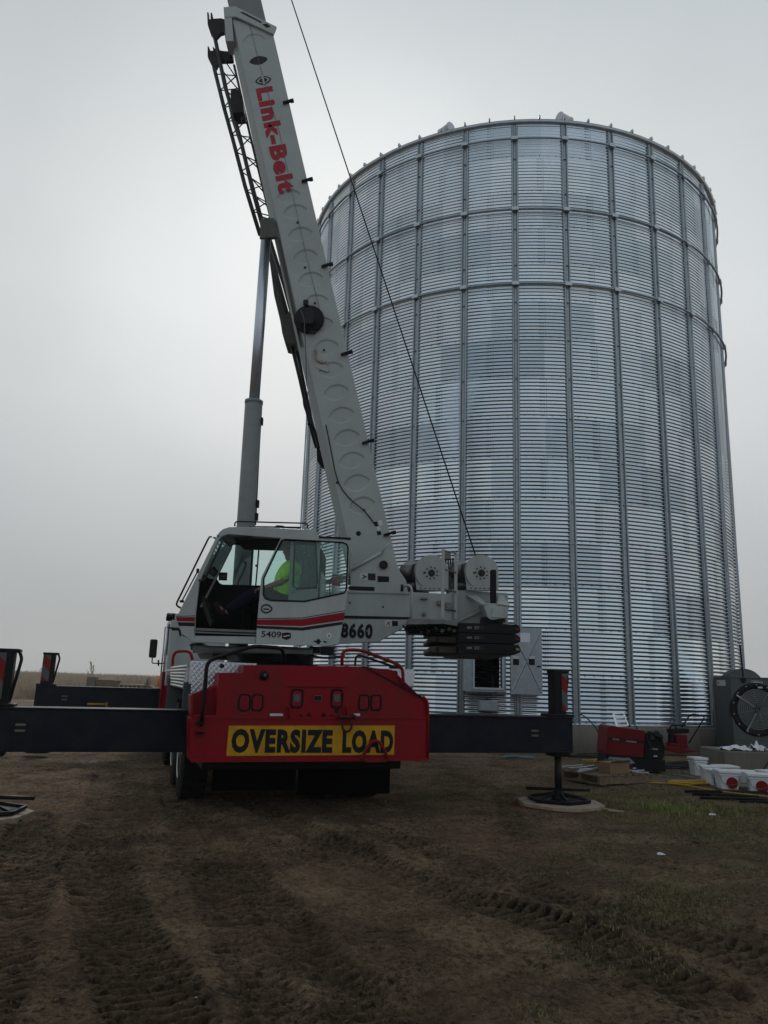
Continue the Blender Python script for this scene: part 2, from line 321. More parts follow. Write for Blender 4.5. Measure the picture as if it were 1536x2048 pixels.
def ground():
    ys = [-6.]
    while ys[-1] < 2.6: ys.append(ys[-1] + .6)
    while ys[-1] < 60: ys.append(ys[-1] + max(.011, .0030 * max(ys[-1], 0) if ys[-1] < 16 else .012 * ys[-1]))
    while ys[-1] < 950: ys.append(ys[-1] * 1.15)
    ys = np.array(ys); nx = 760; u = np.linspace(-1, 1, nx)
    hw = np.where(ys < 60, np.maximum(ys, 2.6) * .62 + 1.6, 0); hw = np.where(ys >= 60, ys * .62 + 1.6 + (ys - 60) * .4, hw)
    X = u[None, :] * hw[:, None]; Yg = np.repeat(ys[:, None], nx, 1)
    # far wings out to the sides
    X[:, 0] = -950; X[:, -1] = 950; X[:, 1] -= 6 + .2 * hw; X[:, -2] += 6 + .2 * hw
    wet_shade = np.zeros(X.shape); Z = height(X, Yg, wet_shade); Z[:, 0] = Z[:, -1] = 0
    v = np.stack([X, Yg, Z], -1).reshape(-1, 3); ny = len(ys)
    i = (np.arange(ny - 1)[:, None] * nx + np.arange(nx - 1)[None, :]).ravel()
    q = np.stack([i, i + 1, i + nx + 1, i + nx], -1)
    me = bpy.data.meshes.new('ground'); me.vertices.add(len(v)); me.vertices.foreach_set('co', v.ravel())
    me.loops.add(q.size); me.loops.foreach_set('vertex_index', q.ravel()); me.polygons.add(len(q))
    me.polygons.foreach_set('loop_start', np.arange(0, q.size, 4)); me.polygons.foreach_set('loop_total', np.full(len(q), 4)); me.polygons.foreach_set('use_smooth', np.ones(len(q), bool))
    me.update(calc_edges=True); me.validate()
    wa = me.attributes.new('damp_trough_shade', 'FLOAT', 'POINT'); wa.data.foreach_set('value', wet_shade.ravel().astype(np.float32))  # colour mask: damp tracks plus painted trough shade
    o = bpy.data.objects.new('ground', me); COL.objects.link(o); tag(o, kind='structure')
    m = bpy.data.materials.new('wet_soil'); m.use_nodes = True; t = m.node_tree; P = t.nodes['Principled BSDF']; N = t.nodes.new; K = t.links.new
    co = N('ShaderNodeTexCoord'); OB = co.outputs['Object']
    def noise(s, d=6, r=.6):
        n = N('ShaderNodeTexNoise'); n.inputs['Scale'].default_value = s; n.inputs['Detail'].default_value = d; n.inputs['Roughness'].default_value = r; K(OB, n.inputs['Vector']); return n.outputs['Fac']
    def rp(src, pts): r = N('ShaderNodeValToRGB'); K(src, r.inputs[0]); ramp(r, pts); return r.outputs[0]
    def mix(f, a, b, bt='MIX'):
        n = N('ShaderNodeMixRGB'); n.blend_type = bt
        for s_, q_ in zip(n.inputs, (f, a, b)):
            if isinstance(q_, (int, float)): s_.default_value = q_
            elif isinstance(q_, tuple): s_.default_value = (*q_, 1)
            else: K(q_, s_)
        return n.outputs[0]
    base = rp(noise(1.1, 8, .75), [(.36, (.090, .062, .040)), (.5, (.165, .115, .072)), (.62, (.25, .178, .112))])
    fine = rp(noise(26, 8, .8), [(.34, .42), (.66, 1.5)])
    c = mix(1, base, fine, 'MULTIPLY')
    vn = noise(13, 10, .82); vm2 = N('ShaderNodeMath'); vm2.operation = 'MULTIPLY'; K(rp(vn, [(.42, .9), (.48, 0)]), vm2.inputs[0]); K(rp(noise(.9, 4), [(.42, .15), (.60, 1)]), vm2.inputs[1]); c = mix(vm2.outputs[0], c, (.022, .016, .011))  # dark specks: shade between clods put into the colour
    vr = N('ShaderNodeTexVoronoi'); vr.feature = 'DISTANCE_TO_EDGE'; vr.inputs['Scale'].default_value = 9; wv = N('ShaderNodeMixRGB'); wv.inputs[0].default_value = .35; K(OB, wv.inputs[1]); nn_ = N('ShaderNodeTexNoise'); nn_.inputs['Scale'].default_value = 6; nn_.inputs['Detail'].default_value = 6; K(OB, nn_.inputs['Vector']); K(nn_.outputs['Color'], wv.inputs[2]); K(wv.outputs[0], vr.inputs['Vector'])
    ck = rp(vr.outputs['Distance'], [(0, 1), (.045, 0)]); ckm = N('ShaderNodeMath'); ckm.operation = 'MULTIPLY'; K(ck, ckm.inputs[0]); K(rp(noise(1.7, 4), [(.45, 0), (.6, .75)]), ckm.inputs[1]); c = mix(ckm.outputs[0], c, (.02, .014, .010))  # soil cracks, painted dark for the shadows between clods
    red_ = rp(noise(.7, 4), [(.5, 0), (.7, .55)]); c = mix(red_, c, (.16, .094, .064))
    # moss and short grass cover to the right
    sp_ = N('ShaderNodeSeparateXYZ'); K(OB, sp_.inputs[0])
    mr = N('ShaderNodeMapRange'); K(sp_.outputs['X'], mr.inputs[0]); mr.inputs['From Min'].default_value = 1.2; mr.inputs['From Max'].default_value = 4.2
    gm = N('ShaderNodeMath'); gm.operation = 'MULTIPLY'; K(mr.outputs[0], gm.inputs[0]); K(rp(noise(1.6, 8, .7), [(.43, 0), (.62, .75)]), gm.inputs[1]); c = mix(gm.outputs[0], c, (.098, .092, .042))
    wt_ = N('ShaderNodeAttribute'); wt_.attribute_name = 'damp_trough_shade'; wq = N('ShaderNodeMath'); wq.operation = 'MULTIPLY'; K(wt_.outputs['Fac'], wq.inputs[0]); K(rp(noise(11, 6, .75), [(.36, .45), (.5, 1.)]), wq.inputs[1])
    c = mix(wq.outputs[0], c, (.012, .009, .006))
    peb = N('ShaderNodeTexVoronoi'); peb.inputs['Scale'].default_value = 30; K(OB, peb.inputs['Vector'])
    # far field: dry straw coloured
    mf = N('ShaderNodeMapRange'); K(sp_.outputs['Y'], mf.inputs[0]); mf.inputs['From Min'].default_value = 36; mf.inputs['From Max'].default_value = 48
    c = mix(mf.outputs[0], c, rp(noise(.08, 6), [(.3, (.18, .155, .125)), (.7, (.26, .225, .18))]))
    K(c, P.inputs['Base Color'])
    K(rp(noise(2.5, 6), [(.35, .75), (.6, .98)]), P.inputs['Roughness']); P.inputs['Specular IOR Level'].default_value = .05
    b = N('ShaderNodeBump'); b.inputs['Strength'].default_value = 1; b.inputs['Distance'].default_value = .045; K(noise(22, 8, .78), b.inputs['Height'])
    b2 = N('ShaderNodeBump'); b2.inputs['Strength'].default_value = .9; b2.inputs['Distance'].default_value = .02; K(noise(90, 4, .7), b2.inputs['Height']); K(b.outputs[0], b2.inputs['Normal']); K(b2.outputs[0], P.inputs['Normal'])
    me.materials.append(m)
    return o
ground()

# ------------------------------------------------------------------ grain bin
def bin_pt(a, r, z): t = R_(a); return V(SX + r * math.sin(t), SY - r * math.cos(t), z)
BIN = empty('grain_bin', (SX, SY, 0), 'tall round corrugated galvanised steel grain bin on a concrete ring', 'grain bin')
DX0, DX1, DZ0, DZ1 = 2.34, 3.10, 1.42, 2.85      # doorway in world x, z
def wall():
    per = 11 * 6; nz = NC * per + 1; z = np.linspace(Z0, ZT, nz); na = 224
    a = np.linspace(0, 2 * PI, na, endpoint=False); ph = (z - Z0) / (COURSE / 11) * 2 * PI
    course = np.minimum(((z - Z0) / COURSE).astype(int), NC - 1)
    r = SR + .0165 * np.cos(ph) + np.where(course % 2 == 0, .0, .0012)
    X = SX + r[:, None] * np.sin(a)[None]; Y_ = SY - r[:, None] * np.cos(a)[None]; Z_ = np.repeat(z[:, None], na, 1)
    v = np.stack([X, Y_, Z_], -1).reshape(-1, 3) - np.array([SX, SY, 0])
    i, j = np.meshgrid(np.arange(nz - 1), np.arange(na), indexing='ij'); j2 = (j + 1) % na
    q = np.stack([i * na + j, i * na + j2, (i + 1) * na + j2, (i + 1) * na + j], -1).reshape(-1, 4)
    fc = v[q].mean(1) + np.array([SX, SY, 0])
    hole = (fc[:, 0] > DX0) & (fc[:, 0] < DX1) & (fc[:, 2] > DZ0) & (fc[:, 2] < DZ1) & (fc[:, 1] < SY)
    keep = ~hole; q = q[keep]; fc = fc[keep]
    ang = np.degrees(np.arctan2(fc[:, 0] - SX, SY - fc[:, 1])) - PH; crs = np.clip(((fc[:, 2] - Z0) / COURSE).astype(int), 0, NC - 1)
    cell = np.floor((ang + 11.25 * .5 + 11.25 * (crs % 2) + 360) / 22.5).astype(int) % 16
    sv = ((cell * 7919 + crs * 104729) % 97) / 96.
    me = bpy.data.meshes.new('wall'); me.vertices.add(len(v)); me.vertices.foreach_set('co', v.ravel())
    me.loops.add(q.size); me.loops.foreach_set('vertex_index', q.ravel()); me.polygons.add(len(q))
    me.polygons.foreach_set('loop_start', np.arange(0, q.size, 4)); me.polygons.foreach_set('loop_total', np.full(len(q), 4)); me.polygons.foreach_set('use_smooth', np.ones(len(q), bool))
    me.update(calc_edges=True); at = me.attributes.new('sheet', 'FLOAT', 'FACE'); at.data.foreach_set('value', sv.astype(np.float32)); me.materials.append(M['bin'])
    o = bpy.data.objects.new('wall', me); COL.objects.link(o); o.parent = BIN
wall()
# one stiffener profile, 32 of them
prof = [(-.10, .012), (-.085, .060), (-.050, .066), (-.030, .026), (.030, .026), (.050, .066), (.085, .060), (.10, .012)]
st0 = None
for k in range(32):
    ang = k * 11.25 + PH
    if st0 is None:
        mb = MB(); n = len(prof); zs = list(np.linspace(Z0 - .02, ZT - .05, NC + 1))
        vs = [V(x, -(SR + y + (.003 if (i // 2) % 2 else 0)), z) for i, z in enumerate(zs) for x, y in prof]
        fs = [[i * n + j, i * n + j + 1, (i + 1) * n + j + 1, (i + 1) * n + j] for i in range(len(zs) - 1) for j in range(n - 1)]
        mb.add(vs, fs)
        for z in np.arange(Z0 + .1, ZT - .1, .14):
            for x in (-.017, .017): mb.box((x, -(SR + .030), z), (.012, .012, .012))
        for z in zs[1:-1]: mb.box((0, -(SR + .05), z), (.05, .05, .012)); 
        st0 = mb.build('stiffener', M['stiff']); st0.parent = BIN; o = st0
    else:
        o = st0.copy(); COL.objects.link(o); o.parent = BIN
    o.rotation_euler = (0, 0, R_(ang))
def ring(r, z, rad, n=10): return MB().tube([bin_pt(a, r, z) for a in np.arange(0, 360, 3.0)], rad, n, closed=True)
for z in (17.02, 14.72, 12.40):
    o = ring(SR + .11, z, .034).build('wind_ring', M['stiff'], BIN)
mb = MB()
for z in (17.02, 14.72, 12.40):
    for k in range(32):
        a = k * 11.25 + PH; p = bin_pt(a, SR + .10, z); n_ = bin_pt(a, 1, 0) - V(SX, SY, 0); tt = V(-n_.y, n_.x, 0)
        mb.box(p, (.19, .11, .10), (tt, n_, V(0, 0, 1)))
mb.build('ring_bracket', M['galv'], BIN)['kind'] = 'stuff'
# eave, roof cone, rib ends
mb = MB(); c = V(SX, SY, 0)
mb.disc_stack(c, (0, 0, 1), [(ZT - .02, SR - .02), (ZT - .02, SR + .10), (ZT + .07, SR + .13), (ZT + .11, SR + .05), (ZT + .11 + 6.6 * math.tan(R_(26)), .5), (ZT + .3 + 6.6 * math.tan(R_(26)), .4)], 96)
mb.build('roof', M['galv'], BIN)
mb = MB()
for k in range(64):
    a = k * 5.625 + PH; n_ = bin_pt(a, 1, 0) - V(SX, SY, 0); tt = V(-n_.y, n_.x, 0); p = bin_pt(a, SR, ZT)
    mb.prism([p - n_ * .1 + V(0, 0, .12) - tt * .02, p + n_ * .15 + V(0, 0, .09) - tt * .02, p + n_ * .13 + V(0, 0, .20) - tt * .02, p - n_ * .1 + V(0, 0, .19) - tt * .02], tt * .04)
    q0, q1 = p - n_ * .1 + V(0, 0, .16), bin_pt(a, .6, ZT + .17 + 6.6 * math.tan(R_(26))); mb.bar(q0, q1, .05, .07)
mb.build('roof_rib', M['galv'], BIN)['kind'] = 'stuff'
for px, py in ((893, 262), (1128, 238)):
    d = ray(px, py); ax = math.atan2(d.x, d.y); dx, dy = math.sin(ax), math.cos(ax); rr = 6.85
    bq = SX * dx + SY * dy; t_ = bq - math.sqrt(bq * bq - (SX ** 2 + SY ** 2 - rr * rr)); p = V(dx * t_, dy * t_, ZT + .14)
    n_ = (p - V(SX, SY, p.z)).normalized(); tt = V(-n_.y, n_.x, 0)
    ax2 = (n_ * .5 + tt * (1 if px < 1000 else -1)).normalized(); q = p + V(0, 0, .42)
    mb = MB(); mb.cyl(p - V(0, 0, .2), q, .13, 20); mb.disc_stack(q - ax2 * .28, ax2, [(.05, .12), (.05, .165), (.07, .165), (.07, .15), (.46, .15), (.46, .165), (.48, .165), (.48, .12)], 28)
    mb.build('roof_vent', M['plast'], BIN)
# sheet seams: bolt heads
mb = MB()
def bolt(a, z, s_=.013):
    p = bin_pt(a, SR + .012, z); n_ = bin_pt(a, 1, 0) - V(SX, SY, 0); tt = V(-n_.y, n_.x, 0); h = s_ / 2
    p0 = [p + tt * x + V(0, 0, y) for x, y in ((-h, -h), (h, -h), (h, h), (-h, h))]; p1 = [q_ + n_ * .012 for q_ in p0]
    mb.add(p0 + p1, [[4, 5, 6, 7], [0, 1, 5, 4], [1, 2, 6, 5], [2, 3, 7, 6], [3, 0, 4, 7]])
for cix in range(NC):
    for k in range(-8, 9):
        amid = PH + (k + .5) * 11.25
        if (k + cix) % 2 == 0:
            for rr_ in (-.55, -.22, .22):
                for q in range(11): bolt(amid + rr_, Z0 + cix * COURSE + (q + .5) * COURSE / 11, .018)
        for u in range(1, 6):
            bolt(PH + k * 11.25 + u * 11.25 / 6, Z0 + cix * COURSE + .05, .018)
mb.build('seam_bolt', M['dark'], BIN)['kind'] = 'stuff'
# vertical sheet edges (thin laps)
mb = MB()
for cix in range(NC):
    for k in range(-16, 16):
        if (k + cix) % 2 == 0:
            a = PH + (k + .5) * 11.25 + .75; zz = np.linspace(Z0 + cix * COURSE, Z0 + (cix + 1) * COURSE, 45); vs = []
            for z in zz:
                r = SR + .0165 * math.cos((z - Z0) / (COURSE / 11) * 2 * PI)
                vs += [bin_pt(a - .05, r + .001, z), bin_pt(a, r + .004, z), bin_pt(a + .03, r, z)]
            mb.add(vs, [[i * 3 + j, i * 3 + j + 1, i * 3 + j + 4, i * 3 + j + 3] for i in range(44) for j in (0, 1)])
mb.build('sheet_lap', M['galv'], BIN)['kind'] = 'stuff'
mb = MB(); mb.disc_stack(c, (0, 0, 1), [(-.3, 7.62), (.56, 7.60), (.585, 7.57), (.585, 7.2)], 128); mb.build('concrete_ring', M['conc'], BIN)
mb = MB(); mb.tube([bin_pt(a, SR + .02, Z0 + .01) for a in np.arange(0, 360, 3)], .045, 4, closed=True); mb.build('base_angle', M['galv'], BIN)
# door of the bin
DY = 19.32
def fr_box(mb, x0, x1, z0, z1, y0, y1): mb.box(((x0 + x1) / 2, (y0 + y1) / 2, (z0 + z1) / 2), (x1 - x0, y1 - y0, z1 - z0))
mb = MB(); a0, a1 = W(927, 1385, DY), W(1012, 1385, DY); zb = W(970, 1384, DY).z; zt = W(970, 1252, DY).z
xo0, xo1 = W(948, 1376, DY).x, W(1005, 1376, DY).x; zo0, zo1 = W(970, 1375, DY).z, zt - .08
fr_box(mb, a0.x, xo0, zb, zt, DY + .03, 19.98); fr_box(mb, xo1, a1.x, zb, zt, DY + .03, 19.9); fr_box(mb, xo0, xo1, zb, zo0, DY + .034, 19.9); fr_box(mb, xo0, xo1, zo1, zt, DY + .034, 19.9)
DF = mb.build('door_frame', M['stiff'], BIN, .008)
mb = MB()
fr_box(mb, xo0 - .03, xo0 + .01, zo0, zo1, DY - .01, DY + .028); fr_box(mb, xo1 - .01, xo1 + .03, zo0, zo1, DY - .01, DY + .028); fr_box(mb, xo0 - .03, xo1 + .03, zo0 - .05, zo0 - .002, DY - .012, DY + .026)
mb.build('door_lip', M['galv'], DF, .004)
d0, d1 = W(1020, 1388, DY), W(1083, 1388, DY); dz0, dz1 = W(1050, 1389, DY).z, W(1050, 1256, DY).z
mb = MB(); fr_box(mb, d0.x, d1.x, dz0, dz1, DY - .12, DY - .10); 
for x in (d0.x + .012, d1.x - .012): fr_box(mb, x - .012, x + .012, dz0, dz1, DY - .10, DY - .04)
for z in (dz0 + .012, dz1 - .012): fr_box(mb, d0.x + .026, d1.x - .026, z - .012, z + .012, DY - .10, DY - .04)
DOOR = mb.build('door', M['stiff'], BIN, .003)
mb = MB(); y_ = DY - .122; xa, xb, zc = d0.x + .05, d1.x - .04, W(1050, 1322, DY).z; xc = (xa + xb) / 2
for x, z in ((xa, dz0 + .1), (xb, dz0 + .1), (xb, dz1 - .12), (xa, dz1 - .12)):
    p, q = V(x, y_, z), V(xc, y_, zc); dd = (q - p).normalized(); sdv = V(-dd.z, 0, dd.x) * .018
    mb.add([p - sdv, q - sdv, q + V(0, -.014, 0), p + V(0, -.014, 0), q + sdv, p + sdv], [[0, 1, 2, 3], [3, 2, 4, 5]])
mb.build('cross_ridge', M['stiff'], DOOR)
mb = MB()
def rect(mb, x0, x1, z0, z1, y, t=.003): fr_box(mb, x0, x1, z0, z1, y - t, y)
pp = [W(x, y, DY - .12) for x, y in ((1041, 1284), (1060, 1266))]; rect(mb, pp[0].x, pp[1].x, pp[0].z, pp[1].z, DY - .121); mb.build('notice_sheet', M['paper'], DOOR)
for cx_ in (1032, 1063.5):
    mb = MB(); p, q = W(cx_ - 6, 1330, DY - .12), W(cx_ + 6, 1318, DY - .12); rect(mb, p.x, q.x, p.z, q.z, DY - .121); mb.build('warning_sticker', M['black'], DOOR)
    mb = MB(); p, q = W(cx_ - 6, 1317, DY - .12), W(cx_ + 6, 1313, DY - .12); rect(mb, p.x, q.x, p.z, q.z, DY - .121); mb.build('sticker_heading', M['decalw'], DOOR)
mb = MB(); p = W(1078, 1333, DY - .13); mb.box(p, (.10, .03, .035)); mb.build('latch', M['dark'], DOOR, .004)
mb = MB(); p, q = W(958, 1421, 19.5), W(996, 1402, 19.5); fr_box(mb, p.x, q.x, p.z, q.z, 19.50, 19.9); mb.build('clean_out_cover', M['stiff'], BIN, .006)

# ------------------------------------------------------------------ truck crane
CR = empty('truck_crane', TL(0, 4, 0), 'white and red telescopic truck crane with outriggers set out and boom raised', 'crane')
def text(name, body, m, parent, o, r, u, h, wd=None, off=0., thick=.002, shear=0):
    cu = bpy.data.curves.new(name, 'FONT'); cu.body = body; cu.offset = off; cu.extrude = .01; cu.resolution_u = 3; cu.shear = shear; cu.space_character = 1.14 if off >= .04 else 1.0
    t = bpy.data.objects.new('t', cu); COL.objects.link(t); bpy.context.view_layer.update()
    me = bpy.data.meshes.new_from_object(t.evaluated_get(bpy.context.evaluated_depsgraph_get())); bpy.data.objects.remove(t)
    n = len(me.vertices); co = np.empty(n * 3); me.vertices.foreach_get('co', co); co = co.reshape(-1, 3)
    mn, mxx = co.min(0), co.max(0); s = h / (mxx[1] - mn[1]); sx = s if wd is None else wd / (mxx[0] - mn[0])
    o, r, u = Vector(o), Vector(r).normalized(), Vector(u).normalized(); nrm = r.cross(u); off_ = base_of(parent)
    a = (co[:, 0] - mn[0]) * sx; b = (co[:, 1] - mn[1]) * s; cc = np.where(co[:, 2] > 0, thick, -.001)
    res = np.array(o - off_)[None] + a[:, None] * np.array(r) + b[:, None] * np.array(u) + cc[:, None] * np.array(nrm)
    me.vertices.foreach_set('co', res.ravel()); me.materials.clear(); me.materials.append(m); me.update()
    ob = bpy.data.objects.new(name, me); COL.objects.link(ob); ob.parent = parent; return ob
def PP(mb, pts, Y, depth): return mb.prism([W(x, y, Y) for x, y in pts], (0, depth, 0))
def TPP(mb, pts, f, depth): return mb.prism([TP(x, y, f) for x, y in pts], EY * depth)
# --- carrier
mb = MB(); mb.tbox(-.45, .45, .5, 9.0, .62, 1.30); mb.tbox(-1.20, 1.20, 1.0, 8.2, 1.32, 1.50); mb.tbox(-1.0, 1.0, 7.4, 9.9, .6, 1.1)
for f_ in (1.95, 3.3, 5.7, 8.6): mb.cyl(TL(-1.0, f_, .56), TL(1.0, f_, .56), .09, 12); mb.tbox(-.2, .2, f_ - .2, f_ + .2, .4, .75)
mb.tbox(-1.15, 1.15, .45, 1.2, .50, 1.18)
CH = mb.build('chassis', M['black'], CR, .015)
REAR = [(380, 1523), (380, 1436), (856, 1436), (856, 1520)]
mb = MB(); TPP(mb, [(380, 1437), (856, 1437), (856, 1519.5), (380, 1522)], 0, .5)
TPP(mb, [(432, 1436.2), (438, 1345.5), (486, 1345), (488, 1330), (727, 1333), (851, 1396), (857, 1406), (856, 1436.2)], .02, .45)
TPP(mb, [(384, 1436.2), (384, 1430), (432, 1430), (432, 1436.2)], .02, .5)
TPP(mb, [(727, 1333), (795, 1342), (797, 1370), (850, 1396)], .30, .12)
BP = mb.build('rear_body', M['red'], CR, .014)
mb = MB(); TPP(mb, [(386, 1430), (384, 1391), (433, 1371), (432, 1430)], .28, .03); TPP(mb, [(382, 1430), (382, 1390), (387, 1390), (387, 1430)], .0, .4)
mb.bar(TP(384, 1391, .02), TP(434, 1371, .02), .03, .03)
mb.build('side_pocket', M['red'], BP, .006)
mb = MB(); mb.bar(TP(382, 1521.5, -.01), TP(855, 1518.5, -.01), .03, .03); mb.bar(TP(385, 1436, .0), TP(853, 1436, .0), .022, .02); mb.bar(TP(575, 1371, .005), TP(694, 1373, .005), .02, .016)
mb.tube(fillet([TP(855, 1519, -.005), TP(856, 1404, -.005), TP(846, 1393, -.005)], .05), .016, 8)
mb.build('edge_rail', M['red'], BP)
mb = MB(); TPP(mb, [(727, 1332), (733, 1334), (857, 1400), (851, 1400)], -.005, .02); mb.build('edge_seal', M['black'], BP)
# twin oval lamp openings
def oval(mb, cx_, cy_, w_, h_, f_, tube_r, n=16):
    c_ = TP(cx_, cy_, f_); hw, hh = w_ / 2, h_ / 2
    pts = []
    for k in range(n * 2):
        a = 2 * PI * k / (n * 2); e = .45
        pts.append(c_ + EX * (hw * math.copysign(abs(math.cos(a)) ** e, math.cos(a))) + V(0, 0, hh * math.copysign(abs(math.sin(a)) ** e, math.sin(a))))
    if tube_r: mb.tube(pts, tube_r, 6, closed=True)
    else: mb.prism(pts, EY * .01)
for cx_ in (489, 515, 728, 752):
    mb = MB(); oval(mb, cx_, 1405, .115, .165, -.002 + .02, 0); L_ = mb.build('lamp_pocket', M['black'], BP)
    mb = MB(); oval(mb, cx_, 1405, .095, .145, .012, 0); mb.build('lens', M['red'], L_)
    mb = MB(); oval(mb, cx_, 1405, .118, .168, .012, .007); mb.build('bezel', M['black'], L_)
for cx_ in (594, 674):
    mb = MB(); oval(mb, cx_, 1397, .125, .19, .016, 0); L_ = mb.build('tail_lamp', M['black'], BP)
    mb = MB(); oval(mb, cx_, 1397, .10, .165, .010, 0); mb.build('lens', M['red'], L_)
    mb = MB(); TPP(mb, [(cx_ - 6, 1403), (cx_ - 6, 1389), (cx_ + 6, 1389), (cx_ + 6, 1403)], .004, .006); mb.build('clear_lens', M['grey'], L_)
    mb = MB(); oval(mb, cx_, 1397, .128, .193, .010, .008); mb.build('bezel', M['black'], L_)
mb = MB(); TPP(mb, [(629, 1402), (629, 1391), (643, 1391), (643, 1402)], .006, .02); PL = mb.build('licence_lamp', M['black'], BP, .003)
mb = MB(); mb.tube([TP(x, y, .004) for x, y in ((629, 1402), (629, 1391.5), (643, 1391.5), (643, 1402))], .004, 6, closed=True); mb.build('rim', M['steel'], PL)
mb = MB(); mb.disc_stack(TP(529, 1351, .0), -EY, [(-.02, .05), (.0, .05), (.03, .042), (.035, .02)], 20); ho = mb.build('horn', M['black'], BP)
mb = MB(); mb.disc_stack(TP(530, 1350, -.034), -EY, [(0, .012), (.004, .012)], 12); mb.build('horn_cap', M['steel'], ho)
for x0, x1, y0 in ((540, 566, 1427), (708, 720, 1427)):
    mb = MB(); TPP(mb, [(x0, y0 + 5), (x0, y0), (x1, y0), (x1, y0 + 5)], .012, .006); mb.build('decal', M['decalw'], BP)
for x, y, a in ((602, 1431, .012), (618, 1430, .018), (648, 1430, .018), (663, 1431, .010), (673, 1421, .02)):
    mb = MB(); p = TP(x, y, .012); mb.box(p, (a * 2, .012, a * 2.4), (EX, EY, V(0, 0, 1))); mb.build('air_coupling', M['black'], BP, .004)
mb = MB(); 
for px in (577, 692): mb.bar(TP(px, 1413, -.05), TP(px + 4, 1437, -.03), .028, .05, EY)
mb.build('tow_bracket', M['red'], BP, .005)
# shackle
mb = MB(); cc = TP(694, 1452, -.07); pts = [cc + EX * (.052 * math.sin(t_)) * (1 if abs(math.sin(t_)) > .0 else 1) + V(0, 0, .058 * math.cos(t_)) for t_ in np.linspace(R_(35), R_(325), 22)]
mb.tube(pts, .013, 10); mb.cyl(TP(682, 1434, -.07), TP(708, 1434, -.07), .018, 12); mb.disc_stack(TP(678, 1434, -.07), EX, [(0, .026), (.03, .026)], 12); mb.disc_stack(TP(706, 1434, -.07), EX, [(0, .026), (.03, .026)], 12)
mb.build('shackle', mat('rusty_iron', (.05, .025, .02), .6, .5, var=.3), CR)
# arched red hook guard
mb = MB(); mb.tube(chaikin([TP(722, 1519, -.03), TP(738, 1490, -.06), TP(745, 1482, -.06), TP(757, 1482, -.06), TP(764, 1491, -.06), TP(776, 1516, -.03)]), .018, 10); TPP(mb, [(722, 1520), (776, 1517), (772, 1524), (735, 1525)], -.03, .05); mb.build('tow_hook', M['red'], BP)
# OVERSIZE LOAD banner
SG = [(452.5, 1512), (458, 1451.5), (789.5, 1451), (788, 1509.5)]
mb = MB(); TPP(mb, SG, -.006, .005); BN = mb.build('oversize_load_banner', M['sign'], CR)
o_ = TP(460, 1507, -.0065); e_ = TP(783, 1505, -.0065); hgt = TP(465, 1456, -.0065).z - o_.z
def banner(txt, x0, x1):
    a = TP(x0, 1507, -.0065); b = TP(x1, 1506, -.0065); a.z = o_.z + .005; text('lettering', txt, M['decal'], BN, a, EX, V(0, 0, 1), hgt - .01, (b - a).dot(EX), off=.055)
banner('OVERSIZE', 461, 664); banner('LOAD', 684, 786)
for px in (556, 620, 645):
    pass
mb = MB(); p = TP(644, 1510, -.0062); mb.bar(p, TP(644, 1452, -.0062), .004, .002, EY); mb.build('seam', M['dark'], BN)
# diamond plate lockers, deck
mb = MB(); TPP(mb, [(379, 1500), (383.5, 1322), (490, 1327), (486, 1400), (470, 1440)], .42, .03)
mb.tbox(-1.31, -.62, .455, 1.15, 1.40, TP(384, 1322, .42).z)
zt_ = TP(384, 1322, .42).z
mb.build('checker_locker', M['diamond'], CR, .004)
mb = MB(); mb.tbox(.98, 1.30, .46, 1.4, 1.45, TP(795, 1338, .46).z); mb.build('checker_locker', M['diamond'], CR, .004)
mb = MB(); mb.tbox(-1.28, 1.28, .5, 7.6, zt_ - .09, zt_ - .06); mb.tbox(-.6, .98, .46, 1.2, 1.45, zt_ - .02); mb.build('deck', M['diamond'], CR)
mb = MB(); p = TP(444, 1332, .41); mb.disc_stack(p, -EY, [(0, .024), (.02, .024), (.03, .012)], 14); mb.build('locker_knob', M['black'], CR)
# rail tubes
def rail(pts, r, m, name='grab_rail', par=CR, rad=.08): mb = MB(); mb.tube(fillet(pts, rad), r, 10); return mb.build(name, m, par)
rail([TP(402, 1452, -.05), TP(408, 1400, -.05), TP(414, 1322, -.05), TP(506, 1292, -.05), TP(566, 1296, .05), TP(567, 1330, .25)], .021, M['black'])
mb = MB()
for y in (1446, 1466): TPP(mb, [(393, y + 2), (393, y - 2), (410, y - 2), (410, y + 2)], -.08, .07)
mb.build('rail_bracket', M['black'], CR)
rail([TP(684, 1332, .2), TP(684, 1300, .2), TP(722, 1300, .2), TP(795, 1328, .2), TP(806, 1338, .2), TP(806, 1386, .2)], .02, M['red'])
rail([TP(710, 1332, .9), TP(712, 1308, .9), TP(790, 1334, .9), TP(803, 1350, .9), TP(803, 1382, .9)], .014, M['black'])
# left side: stepped fenders, flaps, steps
mb = MB()
for k in range(7):
    z = zt_ - .05 - k * .042; mb.tube([TL(-1.325, 1.2 + .06 * k, z), TL(-1.325, 4.4, z)], .022, 8)
mb.tbox(-1.33, -1.27, 1.2, 4.6, 1.42, zt_ - .03)
mb.build('ribbed_side_step', M['alu'], CR)
for q_, m_ in (((-1.36, -.95, 1.15, 1.18, .62, 1.42), 'grey'), ((-1.38, -.95, 4.25, 4.28, .6, 1.45), 'grey'), ((-1.34, -1.31, 4.3, 5.0, .6, 1.45), 'grey'), ((1.0, 1.36, 1.15, 1.18, .62, 1.42), 'grey'), ((.12, 1.33, 1.35, 1.365, .10, .62), 'flap'), ((-.92, .10, 1.35, 1.365, .16, .62), 'flap')):  # grey ones are mud flaps; black sheets are added to paint the underside shade
    mb = MB(); mb.tbox(*q_); mb.build('mud_flap_or_shade_sheet', M[m_], CR, .005)
